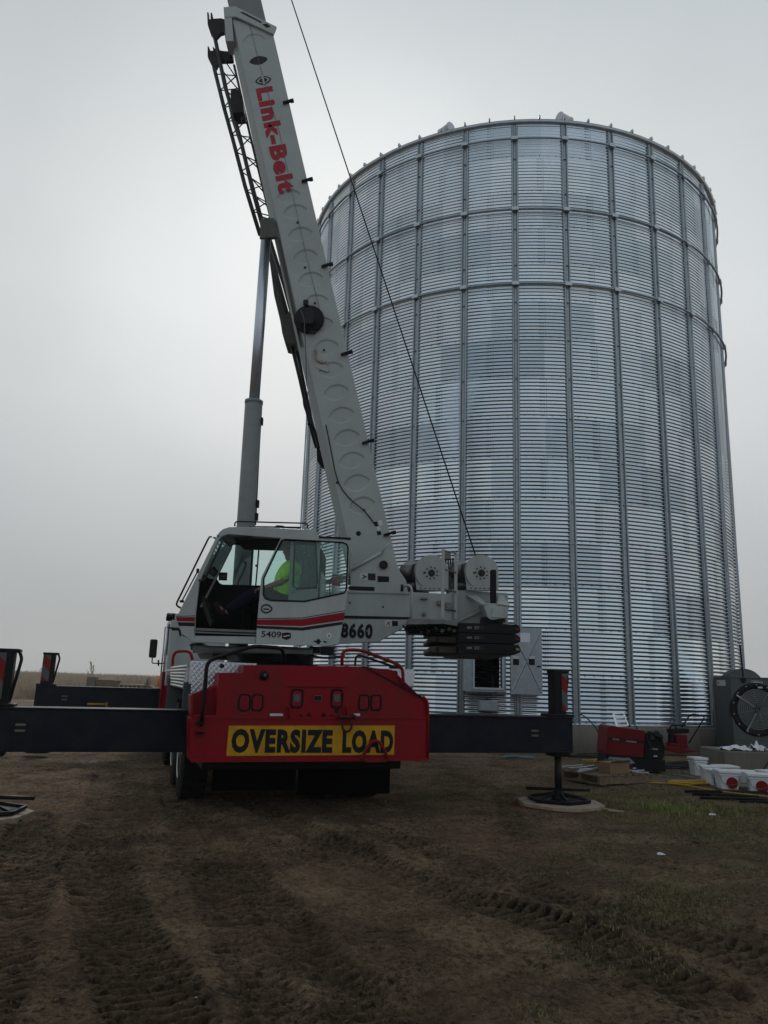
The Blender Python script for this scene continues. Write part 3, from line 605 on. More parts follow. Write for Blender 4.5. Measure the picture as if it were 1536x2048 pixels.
def wheel(r, f_, side):
    c_ = TL(r, f_, .575); ax = EX * side
    mb = MB(); mb.disc_stack(c_ - ax * .16, ax, [(0, .34), (.0, .50), (.03, .56), (.06, .575), (.26, .575), (.29, .56), (.32, .50), (.32, .34)], 48)
    for k in range(44):
        a = 2 * PI * k / 44; d = EY * math.cos(a) + V(0, 0, math.sin(a)); tn = EY * -math.sin(a) + V(0, 0, math.cos(a))
        for q in (-.08, .08): mb.box(c_ + ax * q + d * .578, (.13, .045, .02), (ax, (tn + ax * (.3 if q > 0 else -.3)).normalized(), d))
    ty = mb.build('wheel', M['rubber'], CR)
    mb = MB(); mb.disc_stack(c_ - ax * .0, ax, [(.02, .20), (.06, .26), (.14, .32), (.168, .345), (.168, .32), (.08, .30), (.05, .18), (.12, .12), (.17, .10), (.17, .03)], 32); mb.build('rim', M['alu'], ty)
    mb = MB()
    for k in range(10): a = 2 * PI * k / 10; mb.cyl(c_ + ax * .06 + (EY * math.cos(a) + V(0, 0, math.sin(a))) * .15, c_ + ax * .10 + (EY * math.cos(a) + V(0, 0, math.sin(a))) * .15, .014, 6)
    mb.build('wheel_nut', M['steel'], ty)
for f_ in (1.95, 3.3, 5.7, 8.6):
    for sgn in (-1, 1): wheel(sgn * 1.12, f_, sgn)
# carrier cab at the front
mb = MB(); zc = 2.72
mb.prism([TL(-1.21, 8.15, .95), TL(-1.21, 10.0, .95), TL(-1.21, 10.05, 1.9), TL(-1.21, 9.75, zc - .1), TL(-1.21, 9.5, zc), TL(-1.21, 8.25, zc), TL(-1.21, 8.15, zc - .12)], EX * 1.15)
CC = mb.build('carrier_cab', M['white'], CR, .05, 3)
mb = MB(); mb.tube([TL(-1.26, 8.2, 1.2), TL(-1.28, 8.2, 2.5), TL(-1.25, 8.3, 2.6)], .016, 8); mb.tube([TL(-1.29, 8.8, 1.2), TL(-1.29, 8.8, 2.5)], .016, 8); mb.build('grab_handle', M['chrome'], CC)
mb = MB(); mb.prism([TL(-1.225, 8.6, 1.9), TL(-1.225, 9.7, 1.9), TL(-1.225, 9.5, 2.55), TL(-1.225, 8.6, 2.55)], EX * .02); mb.build('side_window', M['black'], CC)
mp = W(306.5, 1297, 16.3)
mb = MB(); mb.box(mp, (.155, .07, .38)); MR = mb.build('door_mirror', M['black'], CR, .03, 3)
mb = MB(); mb.tube(fillet([mp + V(0, 0, -.19), mp + V(0, 0, -.30), W(322, 1327, 16.3), W(330, 1326, 16.6)], .03), .012, 8); mb.tube([W(317, 1320, 16.3), W(317, 1332, 16.3)], .018, 8); mb.build('mirror_arm', M['black'], MR)
rail([W(342, 1410, 14.6), W(346, 1312, 14.6), W(352, 1303, 14.6), W(380, 1302, 14.6), W(385, 1320, 14.6)], .028, M['red'])
mb = MB(); mb.tbox(-1.36, -1.30, 6.75, 7.55, .72, 1.55); mb.tbox(-1.34, 1.34, 6.75, 7.55, .70, 1.30); mb.build('outrigger_box', M['red'], CR, .01)
mb = MB(); mb.disc_stack(W(346, 1233, 15.0), V(1, .3, 0), [(-.12, .05), (-.1, .065), (.1, .065), (.14, .04)], 16); mb.build('work_lamp', M['black'], CR)
# outriggers
def hatch(mb_list, c, r, u, w_, h_, t_, n=5):   # diagonal red / white bands clipped to the plate
    cw, crd = mb_list; nrm = r.cross(u).normalized()
    def clip(poly):
        for ax, lim in ((0, w_ / 2), (0, -w_ / 2), (1, h_ / 2), (1, -h_ / 2)):
            out = []; inside = (lambda p: p[ax] <= lim) if lim > 0 else (lambda p: p[ax] >= lim)
            for i in range(len(poly)):
                a, b = poly[i - 1], poly[i]
                if inside(a) != inside(b):
                    t = (lim - a[ax]) / (b[ax] - a[ax]); out.append((a[0] + t * (b[0] - a[0]), a[1] + t * (b[1] - a[1])))
                if inside(b): out.append(b)
            poly = out
            if len(poly) < 3: return None
        return poly
    bw = (h_ + w_) / n
    for i in range(-n, n + 1):
        y0 = i * bw; po = clip([(-w_, y0 + w_), (w_, y0 - w_), (w_, y0 - w_ + bw), (-w_, y0 + w_ + bw)])
        if po: (cw if i % 2 else crd).prism([c + r * x + u * y for x, y in po], nrm * t_)
def outrigger(f0, f1, z0, z1, side, ztop, foot=True, FR=.40, jx=3.36):
    e = side * (3.52 if side < 0 or foot != 2 else 3.58); a, b = (side * 1.0, e) if side > 0 else (e, side * 1.0)
    mb = MB(); mb.tbox(a, b, f0, f1, z0, z1); zt2 = z1 + .002; mb.tbox(a + .002, b - .002, f0 - .02, f1 + .02, z1, z1 + .018); mb.tbox(a + .002, b - .002, f0 - .015, f1 + .015, z0 - .016, z0)
    BM = mb.build('outrigger_beam', M['navy'], CR, .006)
    jr = side * jx; fc = (f0 + f1) / 2
    mb = MB(); p = TL(side * 3.02, f0 - .002, (z0 + z1) / 2 + .02); mb.disc_stack(p, -EY, [(-.01, .085), (.004, .085)], 20); mb.build('lock_hole', M['black'], BM)
    mb = MB(); mb.box(p - EY * .006 + V(0, 0, .03), (.10, .004, .022), (EX, EY, V(0, 0, 1))); mb.box(p - EY * .006 - V(0, 0, .03), (.10, .004, .022), (EX, EY, V(0, 0, 1))); mb.build('lock_bar', M['steel'], BM)
    hw = .105 if side < 0 else .088
    mb = MB(); mb.tbox(jr - hw, jr + hw, fc - hw, fc + hw, z1 + .02, ztop); mb.tbox(jr - .17, jr + .17, fc - .15, fc + .15, z1 + .018, z1 + .05); mb.tbox(jr - hw - .01, jr + hw + .05, fc - hw - .01, fc + hw + .01, ztop - .04, ztop)
    JK = mb.build('jack_housing', M['black'], CR, .01)
    mb = MB(); mb.tbox(jr - .12, jr + .12, fc - .12, fc + .12, z0 - .07, z0 - .016); mb.build('jack_guide', M['black'], BM, .01)
    A, Bm = MB(), MB()
    hatch((A, Bm), TL(jr + (.062 if side > 0 else -.035), fc - hw - .004, (z1 + .05 + ztop) / 2), EX, V(0, 0, 1), .085 if side > 0 else .13, ztop - z1 - .14, .004, 3)
    A.build('white_chevron', M['grey'], JK); Bm.build('red_chevron', mat('reflective_red', (.16, .008, .008), .4), JK)
    mb = MB(); mb.tube(fillet([TL(jr + .14, fc, ztop - .03), TL(jr + .17, fc, ztop - .1), TL(jr + .10, fc, z1 + .07)], .03), .018, 8); mb.build('lever', M['dark'], JK)
    if foot:
        mb = MB(); mb.cyl(TL(jr, fc, .17), TL(jr, fc, z0 - .05), .048, 20); mb.build('jack_cylinder', M['dark'] if side > 0 else M['steel'], CR)
        mb = MB(); base = TL(jr, fc, .085); n = 6
        hexo = [base + (EX * math.cos(a) + EY * math.sin(a)) * FR for a in [k * PI / 3 + .3 for k in range(6)]]
        for i in range(6):
            mb.bar(hexo[i], hexo[(i + 1) % 6], .03, .035); mb.bar(hexo[i] + V(0, 0, .0), base + V(0, 0, .08), .022, .03)
        mb.disc_stack(base, V(0, 0, 1), [(.0, .10), (.06, .075), (.10, .07)], 20); mb.prism([h_ - V(0, 0, .024) for h_ in hexo], (0, 0, .012))
        FL = mb.build('outrigger_float', M['black'], CR, .004)
        mb = MB(); mb.tube([base + V(-FR, .14, .10), base + V(FR * 1.1, .14, .10)], .02, 8); mb.build('float_bar', M['black'], FL)
    return BM
B1 = outrigger(.62, .98, .685, 1.10, -1, 1.72, jx=3.28); B2 = outrigger(.62, .98, .685, 1.10, 1, 1.72, 2, jx=3.46)
B3 = outrigger(6.98, 7.34, .80, 1.22, -1, 1.83, True, .22); B4 = outrigger(6.98, 7.34, .80, 1.22, 1, 1.83, True, .22)
mb = MB(); mb.tube([TL(-2.62, 6.96, .93), TL(-2.28, 6.96, .93)], .02, 8); mb.tbox(-2.30, -2.27, 6.94, 6.97, .89, .97); mb.build('yellow_pin', M['yellow'], B3)
for f0, f1, z0, z1 in ((.5, 1.1, .60, 1.19),): mb = MB(); mb.tbox(-1.25, 1.25, f0 + .02, f1, z0, z1); mb.build('outrigger_box', M['red'], CR, .01)
# mats under the floats
def octo(loc, lab, rad=.56):
    mb = MB(); pts = [Vector(loc) + V(rad * math.cos(a), rad * math.sin(a), 0) for a in [PI / 8 + k * PI / 4 for k in range(8)]]
    mb.prism([p + V(0, 0, -.03) for p in pts], (0, 0, .085)); o = mb.build('outrigger_mat', M['matwood'], None, .008); recenter(o, loc); tag(o, lab, 'outrigger mat', 'wooden outrigger mats'); return o
octo(TL(3.46, .76, 0), 'octagonal wooden mat under the outrigger foot beside the pallet'); octo(TL(-3.36, .80, 0), 'octagonal wooden mat under the outrigger foot at the left edge')
pr = TL(3.46, .76, 0)
mb = MB(); mb.tube(chaikin([pr + V(-.55, .1, .03), pr + V(-.68, -.05, .02), pr + V(-.45, -.42, .02), pr + V(-.1, -.66, .02), pr + V(.2, -.60, .02), pr + V(.34, -.48, .03)], 3), .008, 6)
o = mb.build('rope', M['orange']); recenter(o, pr + V(0, -.5, 0)); tag(o, 'thin orange rope looped round the front of the right hand wooden mat', 'rope')
mb = MB(); mb.tube(chaikin([pr + V(.45, -.3, .03), pr + V(.62, -.38, .02), pr + V(.72, -.42, .015), pr + V(.50, -.40, .02)], 3), .009, 6)
o = mb.build('rope', M['matwood']); recenter(o, pr + V(.6, -.4, 0)); tag(o, 'short pale rope handle at the right corner of the wooden mat', 'rope')
# --- turntable and upper works
UC = V(-1.58, 11.4, 0)
mb = MB(); mb.disc_stack(UC, (0, 0, 1), [(1.55, .70), (1.70, .70), (1.70, .62), (1.93, .62)], 48); mb.build('turntable', M['dark'], CR)
mb = MB(); mb.tube([W(400, 1297, 10.3), W(625, 1304, 10.3)], .045, 4); PP(mb, [(385, 1299), (385, 1291), (625, 1296), (625, 1308), (385, 1306)], 10.5, .06); PP(mb, [(390, 1300), (410, 1290), (470, 1300), (480, 1322), (400, 1318)], 10.75, .05)
mb.build('swing_frame_rail', M['steel'], CR, .005)
mb = MB()
for x, y, s_ in ((395, 1294, .07), (470, 1300, .06), (520, 1302, .09), (600, 1304, .08), (630, 1300, .07), (655, 1302, .09), (440, 1312, .08), (560, 1314, .09)):
    mb.box(W(x, y, 10.7 + random.random() * .3), (s_ * 2, .2, s_ * 1.3))
mb.tube(chaikin([W(380, 1290, 10.6), W(420, 1302, 10.5), W(500, 1310, 10.6), (W(560, 1318, 10.8))]), .02, 6); mb.tube(chaikin([W(600, 1300, 10.6), W(640, 1318, 10.5), W(690, 1312, 10.6)]), .018, 6)
mb.build('swing_drive', M['dark'], CR, .01)
YN = 10.95
mb = MB()
PP(mb, [(640, 1184), (700, 1180), (701, 1141), (764, 1103), (783, 1100), (800, 1143), (812, 1160), (816, 1184), (821, 1184), (821, 1232), (819, 1246), (810, 1254), (757, 1284), (640, 1290)], YN, .05)
PP(mb, [(640, 1184), (700, 1180), (701, 1141), (764, 1103), (783, 1100), (800, 1143), (812, 1160), (816, 1184), (821, 1184), (821, 1232), (819, 1246), (810, 1254), (757, 1284), (640, 1290), (420, 1286), (430, 1230)], YN + .95, .05)
PP(mb, [(560, 1190), (821, 1192), (821, 1232), (640, 1286), (560, 1286)], YN + .4, .4)
PP(mb, [(821, 1184), (905, 1188), (905, 1242), (821, 1240)], YN + .04, .9)
UF = mb.build('upper_frame', M['white'], CR, .012)
mb = MB(); mb.bar(W(690, 1183.5, YN - .01), W(819, 1186.5, YN - .01), .02, .02); mb.tube([W(703, 1140, YN - .02), W(763, 1105, YN - .02)], .018, 8); mb.tube([W(763, 1105, YN - .02), W(778, 1084, YN - .02)], .012, 8)
PP(mb, [(700, 1143), (701, 1108), (707, 1133), (760, 1102), (766, 1107)], YN - .02, .02); mb.build('frame_stiffener', M['white'], UF)
mb = MB(); mb.disc_stack(W(767, 1130, YN - .001), (0, -1, 0), [(0, .085), (.008, .085)], 28); hb = mb.build('boom_pivot_plate', M['white'], UF)
mb = MB(); mb.disc_stack(W(767, 1130, YN - .01), (0, -1, 0), [(0, .062), (.02, .062), (.02, .045), (.012, .045), (.012, .03), (.03, .03)], 28); mb.build('boom_pivot_pin', M['dark'], UF)
def quad(name, m, par, pts, Y, t=.004): mb = MB(); PP(mb, pts, Y - t, t - .001); return mb.build(name, m, par)
quad('black_stripe', M['decal'], UF, [(697, 1180), (697, 1172), (749, 1174), (749, 1182)], YN)
quad('black_stripe', M['decal'], UF, [(683, 1237), (683, 1231), (820, 1234), (820, 1239)], YN, .005)
quad('name_plate', M['black'], UF, [(755, 1164), (755, 1152), (778, 1153), (778, 1164)], YN)
quad('warning_decal', M['decalw'], UF, [(720, 1160), (720, 1146), (735, 1146.5), (735, 1160)], YN)
quad('warning_text_block', M['dark'], UF, [(736, 1160), (736, 1146.5), (751, 1147), (751, 1161)], YN)
quad('warning_decal', M['decalw'], UF, [(770, 1252), (770, 1240), (797, 1241), (797, 1253)], YN)
quad('warning_text_block', M['black'], UF, [(784, 1251.5), (784, 1241.5), (796, 1242), (796, 1252)], YN - .005)
def stickman(par, pts, Y):
    mb = MB(); 
    for a, b in pts: mb.bar(W(*a, Y), W(*b, Y), .008, .003, (0, 1, 0))
    mb.build('pictogram', M['decal'], par)
stickman(UF, [((723, 1149), (729, 1152)), ((722, 1158), (729, 1153)), ((726, 1159), (730, 1154)), ((729, 1149), (730, 1155)), ((730, 1152), (734, 1153)), ((727, 1151), (733, 1156))], YN - .006)
stickman(UF, [((772, 1250), (776, 1246)), ((774, 1243), (779, 1247)), ((776, 1246), (782, 1243)), ((777, 1247), (781, 1251))], YN - .007)
a = W(681, 1276, YN - .003); b = W(745, 1276, YN - .003)
text('model_number', '8660', M['decal'], UF, a, V(1, 0, -.005), V(0, 0, 1), W(700, 1245, YN).z - W(700, 1276, YN).z, (b - a).x, off=.05)
mb = MB(); mb.disc_stack(W(766, 1214, YN), (0, -1, 0), [(0, .014), (.004, .014)], 12); mb.build('plug', M['black'], UF)
# hydraulic hoses behind
for k in range(4):
    mb = MB(); mb.tube(chaikin([W(640 + k * 5, 1165, 11.3), W(668 + k * 3, 1158 + k * 3, 11.2), W(690, 1146 + k * 5, 11.25), W(702, 1150 + k * 6, 11.3)], 3), .016, 8); mb.build('hydraulic_hose', M['steel'], CR)
# platform, ladder, grab rails
mb = MB(); PP(mb, [(815, 1249), (817, 1237), (887, 1239), (887, 1248)], 10.55, .5); PP(mb, [(887, 1239), (915, 1243), (915, 1252), (887, 1248)], 10.56, .5); mb.build('catwalk', M['steel'], CR, .003)
mb = MB()
PP(mb, [(810, 1250), (880, 1252), (880, 1268), (815, 1266)], 11.0, .5); mb.tube([W(845, 1262, 10.8), W(920, 1258, 10.8)], .06, 10)
for k in range(8): mb.tube(chaikin([W(806 + k * 8, 1250, 10.7), W(812 + k * 9, 1262 + (k % 3) * 3, 10.7), W(830 + k * 8, 1258, 10.8)]), .012, 6)
mb.build('undercarriage_piping', M['black'], CR)
LYa, LYb = 10.65, 10.95
mb = MB()
ts, bs_ = W(886.5, 1097, LYa), W(885, 1236, LYa); td, bd = W(912, 1104, LYb), W(911, 1238, LYb)
mb.bar(ts, bs_, .045, .03, (0, 1, 0)); mb.bar(td, bd, .045, .03, (0, 1, 0)); LD = mb.build('ladder', M['white'], CR, .004)
mb = MB()
for y0, y1 in ((1101, 1107), (1138, 1145), (1178, 1184), (1217, 1222)): mb.tube([W(886, y0, LYa), W(912, y1, LYb)], .012, 8)
mb.build('rung', M['steel'], LD)
rail([W(822, 1236, 10.7), W(824, 1185, 10.7), W(822, 1172, 10.7), W(812, 1170, 10.75), W(804, 1175, 10.8)], .018, M['white'], 'handrail', rad=.05)
mb = MB(); mb.disc_stack(W(804, 1176, 10.8), (1, 0, 0), [(-.02, .05), (.02, .05)], 12); mb.build('rail_clamp', M['dark'], CR)
# winches
def winch(cx_, cy_, lab):
    Y0 = 11.0; c_ = W(cx_, cy_, Y0); r = .245
    mb = MB(); pts = [c_ + V(-r * 1.12, 0, -.22), ] + [c_ + V(-r * math.cos(a), 0, .02 + r * math.sin(a)) for a in np.linspace(0, PI, 20)] + [c_ + V(r, 0, -.22)]
    pts[0] = c_ + V(-r * .86, 0, -.25); pts[-1] = c_ + V(r * 1.0, 0, -.25)
    mb.prism(pts, (0, .025, 0)); WN = mb.build('winch', M['white'], CR, .004)
    mb = MB(); q = V(-.24, .62, .0); mb.prism([p + q for p in pts], (0, .025, 0)); mb.build('side_plate', M['white'], WN, .004)
    mb = MB(); mb.disc_stack(c_ + V(-.03, .03, .0), V(-.25, .6, 0), [(0, .215), (.02, .215), (.02, .15), (.56, .15), (.56, .215), (.6, .215)], 32); mb.build('drum', M['white'], WN)
    mb = MB(); ax = V(-.25, .6, 0).normalized(); u = ax.orthogonal().normalized(); v2 = ax.cross(u); pts = []
    for lay in range(2):
        for k in range(22 * 12): a = 2 * PI * k / 12; d = .04 + (.5 * k / (22 * 12) if lay == 0 else .5 - .5 * k / (22 * 12)); pts.append(c_ + V(-.03, .03, 0) + ax * d + (u * math.cos(a) + v2 * math.sin(a)) * (.162 + .02 * lay))
    mb.tube(pts, .0115, 5); mb.build('wound_rope', M['drum'], WN)
    mb = MB(); mb.disc_stack(c_ + V(-.26, .2, .04), V(-1, .25, 0), [(0, .10), (.16, .10), (.18, .06)], 20); mb.disc_stack(c_ + V(-.10, .2, -.14), V(-1, .25, -.1), [(0, .05), (.28, .05), (.3, .03)], 16); mb.build('hydraulic_motor', M['steel'], WN)
    mb = MB(); mb.disc_stack(c_ + V(0, -.001, 0), (0, -1, 0), [(0, .05), (.012, .05)], 20)
    for k in range(9): a = 2 * PI * k / 9 + .3; mb.disc_stack(c_ + V(.085 * math.cos(a), -.001, .085 * math.sin(a)), (0, -1, 0), [(0, .012), (.008, .012)], 8)
    mb.disc_stack(c_ + V(-.11, -.001, .0), (0, -1, 0), [(0, .018), (.006, .018)], 10); mb.build('hub_bolts', M['dark'], WN)
    mb = MB()
    for k in range(6): mb.disc_stack(c_ + V(-.15 + k * .065, -.001, -.222), (0, -1, 0), [(0, .01), (.006, .01)], 8)
    mb.build('mounting_bolt', M['dark'], WN)
    return c_
winch(863, 1146, ''); wc = winch(963, 1146, '')
mb = MB(); 
for k in range(5): mb.tube(chaikin([W(886 + k * 5, 1116, 11.2), W(890 + k * 4, 1140, 11.1 + k * .05), W(884 + k * 6, 1165, 11.2), W(890 + k * 5, 1184, 11.2)], 3), .014, 7)
mb.box(W(893, 1112, 11.15), (.12, .1, .1)); mb.build('valve_hoses', M['steel'], CR)
for x, y, w2, h2 in ((848, 1197, .10, .03), (848, 1228, .05, .05), (880, 1206, .09, .06), (897, 1212, .08, .10), (700, 1205, .03, .03), (735, 1262, .03, .03)):
    mb = MB(); mb.box(W(x, y, 10.96), (w2, .05, h2)); mb.build('fitting', M['steel'], CR, .005)
for k, (x, y) in enumerate(((842, 1260), (856, 1264), (870, 1259), (884, 1262), (898, 1258), (908, 1262))):
    mb = MB(); mb.disc_stack(W(x, y, 10.8), (0, -1, 0), [(0, .035), (.06, .035), (.07, .02)], 12); mb.build('swing_gear_bolt', M['steel'], CR)
# rear bracket
mb = MB(); PP(mb, [(906, 1180), (1016, 1186), (1016, 1252), (906, 1250)], 11.1, .75); PP(mb, [(903, 1179), (917, 1180), (917, 1252), (903, 1250)], 11.0, .9)
RB = mb.build('rear_bracket', M['white'], CR, .01)
mb = MB(); mb.prism([W(932, 1189, 11.09), W(952, 1188, 11.09), W(972, 1206, 10.6), W(965, 1208, 10.6)], (0, 0, -.02)); PP(mb, [(965, 1206), (1012, 1208), (1019, 1212), (1012, 1236), (985, 1240), (976, 1236)], 10.62, .45); mb.prism([W(996, 1190, 11.09), W(1006, 1189, 11.09), W(1020, 1210, 10.6), W(994, 1206, 10.6)], (0, 0, -.02))
mb.bar(W(918, 1243, 11.08), W(970, 1216, 11.02), .02, .03); mb.build('gusset', M['white'], RB, .006)
mb = MB(); PP(mb, [(981, 1206), (981, 1141), (984, 1139), (991, 1139), (993, 1141), (993, 1206)], 10.68, .06); mb.build('black_post', M['black'], RB, .008)
mb = MB(); PP(mb, [(983, 1235), (986, 1214), (1009, 1215), (1006, 1236)], 10.60, .018); mb.build('access_cover', M['white'], RB, .006)
mb = MB()
for k in range(7): mb.box(W(968 + k * 5, 1244 + (k % 3) * 2 - 2, 10.75), (.09, .2, .10 + .03 * (k % 2)))
mb.build('hose_bundle', M['black'], RB, .02)
quad('warning_decal', M['dark'], RB, [(1000, 1244), (1000, 1236), (1011, 1237), (1011, 1245)], 10.7)
# counterweight slabs
for i, (y0, y1) in enumerate(((1249, 1265.5), (1269.5, 1285), (1289.5, 1306))):
    Yc = 10.55
    mb = MB(); a, b = W(917, y1, Yc), W(1041, y0, Yc); pts = [V(a.x, Yc, a.z), V(b.x - .08, Yc, a.z), V(b.x, Yc, a.z + .035), V(b.x, Yc, b.z - .04), V(b.x - .04, Yc, b.z), V(a.x, Yc, b.z)]
    mb.prism(pts, (0, 2.5, 0)); SL = mb.build('counterweight_slab', M['black'], CR, .012, 3)
    mb = MB(); c0, c1 = W(860, y1 - 1, 10.9), W(918, y0 + 4, 10.9)
    mb.prism([V(c0.x, 10.9, c0.z + .02), V(c0.x + .04, 10.9, c0.z), V(c1.x + .05, 10.9, c0.z), V(c1.x + .05, 10.9, c1.z), V(c0.x + .02, 10.9, c1.z), V(c0.x, 10.9, c1.z - .02)], (0, 1.7, 0))
    tg = mb.build('tongue', mat('worn_steel', (.085, .075, .062), .7, .2, var=.35, dirt=.4) if i else M['black'], SL, .01)
    quad('tongue_band', M['black'], tg, [(872, y1 - 1.5), (872, y0 + 4.5), (878, y0 + 4.5), (878, y1 - 1.5)], 10.9)
    quad('serial_plate', M['steel'], SL, [(934, y1 - 8), (934, y0 + 4), (944, y0 + 4), (944, y1 - 8)], Yc)
    quad('warning_decal', M['steel'], SL, [(949, y1 - 7), (949, y0 + 3), (958, y0 + 3), (958, y1 - 7)], Yc)
    quad('warning_text_block', M['dark'], SL, [(959, y1 - 7), (959, y0 + 3), (968, y0 + 3), (968, y1 - 7)], Yc)
    stickman(SL, [((950, y0 + 4), (954, y1 - 8)), ((954, y0 + 4), (956, y1 - 8))], Yc - .006)
    quad('reflector', [M['red'], M['red'], M['matwood']][i], SL, [(1032, y1 - 5), (1032, y0 + 6), (1039, y0 + 8), (1039, y1 - 5)], Yc)

# --- boom
YB = 11.15; BD = .56
bA, bB, bC, bD = [W(*p, YB) for p in ((692, 1060), (475, 100), (776, 1060), (552, 80))]
bd_ = ((bB - bA).normalized() + (bD - bC).normalized()).normalized(); bd_.y = 0; bd_.normalize()
bp = V(bd_.z, 0, -bd_.x)                      # towards the upper (right) face
c0 = (bA + bC) / 2; bw = .630
def BM_(s, t_, y=0): return V(c0.x, YB, c0.z) + bd_ * s + bp * t_ + V(0, y, 0)
s_top = ((bB + bD) / 2 - c0).dot(bd_)
def section(s0, s1, wd, dep, ch, mb, y0=0, slant=0):
    h = wd / 2
    pr_ = [(-h, 0), (h, 0), (h, dep), (-h, dep), (-h - ch * .85, dep - ch), (-h - ch * .85, ch)] if ch else [(-h, 0), (h, 0), (h, dep), (-h, dep)]
    n_ = len(pr_); mb.add([BM_(s0, t_, y0 + y) for t_, y in pr_] + [BM_(s1 - slant * t_, t_, y0 + y) for t_, y in pr_], [list(range(n_)), list(range(2 * n_ - 1, n_ - 1, -1))] + [[(i + 1) % n_, i, n_ + i, n_ + (i + 1) % n_] for i in range(n_)])
mb = MB(); section(-.75, s_top + .40, bw, BD - .035, .12, mb, .035, .75)
BO = mb.build('boom', M['boom'], CR, .012)
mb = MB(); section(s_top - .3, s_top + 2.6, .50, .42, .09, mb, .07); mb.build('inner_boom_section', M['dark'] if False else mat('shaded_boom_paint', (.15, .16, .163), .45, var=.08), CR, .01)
mb = MB(); section(s_top + 2.5, s_top + 5.1, .40, .34, .08, mb, .11); mb.build('tip_boom_section', M['boom'], CR, .01)
# boom head with sheaves
sh = s_top + 5.15; hw_ = .35
mb = MB(); mb.prism([BM_(sh - .2, -.25, .08), BM_(sh - .2, .3, .08), BM_(sh + .25, .42, .08), BM_(sh + .45, .1, .08), BM_(sh + .3, -.3, .08)], (0, .03, 0)); mb.prism([BM_(sh - .2, -.25, .42), BM_(sh - .2, .3, .42), BM_(sh + .25, .42, .42), BM_(sh + .45, .1, .42), BM_(sh + .3, -.3, .42)], (0, .03, 0)); mb.disc_stack(BM_(sh + .2, .25, .15), (0, 1, 0), [(0, .2), (.02, .17), (.04, .2)], 28); mb.disc_stack(BM_(sh + .15, -.15, .25), (0, 1, 0), [(0, .2), (.02, .17), (.04, .2)], 28); mb.build('boom_head', M['boom'], CR)
# collar at the top of the outer section
mb = MB(); PP(mb, [(447, 14), (470, 12), (553, 53), (547, 68), (472, 33), (449, 34)], YB - .05, .045); mb.build('boom_collar', M['boom'], BO, .006); mb = MB(); PP(mb, [(447, 14), (470, 12), (553, 53), (547, 68), (472, 33), (449, 34)], YB + BD + .005, .045)
mb.build('boom_collar', M['boom'], BO, .006); mb = MB(); PP(mb, [(447, 16), (462, 16), (467, 82), (452, 82)], YB - .04, .3); mb.build('collar_bracket', M['boom'], BO, .006)
mb = MB(); PP(mb, [(480, 24), (486, 24), (523, 43), (523, 46)], YB - .056, .005); PP(mb, [(525, 48), (534, 47), (541, 53), (533, 55)], YB - .056, .005); mb.build('collar_slot', M['black'], BO)
# dish embossings on the side plate
def lens(mb, s, w_=.37, h_=.25, r=.016):
    pts = []
    for k in range(28):
        a = 2 * PI * k / 28; pts.append(BM_(s + h_ / 2 * math.sin(a) * (1 - .25 * abs(math.cos(a)) ** 3), .02 + w_ / 2 * math.cos(a), .009))
    mb.tube(pts, r, 6, closed=True)
def sb(px, py): p = W(px, py, YB); v = p - c0; return v.dot(bd_), v.dot(bp)
def bpoly(name, m, px_pts, par=BO, y=-.003, t=.002): mb = MB(); mb.prism([V(W(x, yy, YB).x, YB + y, W(x, yy, YB).z) for x, yy in px_pts], (0, t, 0)); return mb.build(name, m, par)
DISH = [sb(px_, py_) for px_, py_ in [(507, 80)] + [(590 + (726 - 590) * k / 13.2, 423 + (1020 - 423) * (k / 13.2)) for k in range(14)] + [(577, 392)]]
def pressed():
    nS, nT = 1100, 80; tt_ = np.linspace(-bw / 2, bw / 2, nT)[None, :]; u = np.linspace(0, 1, nS)[:, None]; sE = s_top + .40 - .75 * tt_; S = -.75 + u * (sE + .75); T = np.repeat(tt_, nS, 0); D = np.zeros_like(S)
    for ds, dt_ in DISH:
        a = np.abs(T - dt_) / .20; hh = .135 * np.clip(1 - a ** 2.2, 0, 1) ** .8; d = (hh - np.abs(S - ds)) / .030; d = np.clip(d, 0, 1); D = np.maximum(D, d * d * (3 - 2 * d) * .020)
    D = D + (fbm(S * 1.5 + 40, T * 4 + 9, 3, 3) - .5) * .003
    D[:, [0, -1]] = .036; D[[0, -1], :] = .036; T = T.copy(); T[:, 1] = T[:, 0]; T[:, -2] = T[:, -1]
    X = c0.x + bd_.x * S + bp.x * T; Z = c0.z + bd_.z * S + bp.z * T; Y_ = YB + D; off = base_of(BO)
    v = np.stack([X - off.x, Y_ - off.y, Z - off.z], -1).reshape(-1, 3); i = (np.arange(nS - 1)[:, None] * nT + np.arange(nT - 1)[None, :]).ravel(); q = np.stack([i, i + nT, i + nT + 1, i + 1], -1)
    me = bpy.data.meshes.new('side_plate'); me.vertices.add(len(v)); me.vertices.foreach_set('co', v.ravel()); me.loops.add(q.size); me.loops.foreach_set('vertex_index', q.ravel()); me.polygons.add(len(q))
    me.polygons.foreach_set('loop_start', np.arange(0, q.size, 4)); me.polygons.foreach_set('loop_total', np.full(len(q), 4)); me.polygons.foreach_set('use_smooth', np.ones(len(q), bool)); me.update(calc_edges=True); me.materials.append(M['boom'])
    o = bpy.data.objects.new('side_plate', me); COL.objects.link(o); o.parent = BO
pressed()
s1, t1 = sb(517, 121)
mb = MB(); pts = []
for k in range(28): a = 2 * PI * k / 28; pts.append(BM_(s1 + .085 * math.sin(a) * (1 - .3 * abs(math.cos(a)) ** 2), t1 + .155 * math.cos(a), -.004))
mb.prism(pts, (0, .003, 0)); mb.build('access_hole', M['dark'], BO)
s2, t2 = sb(526.5, 161)
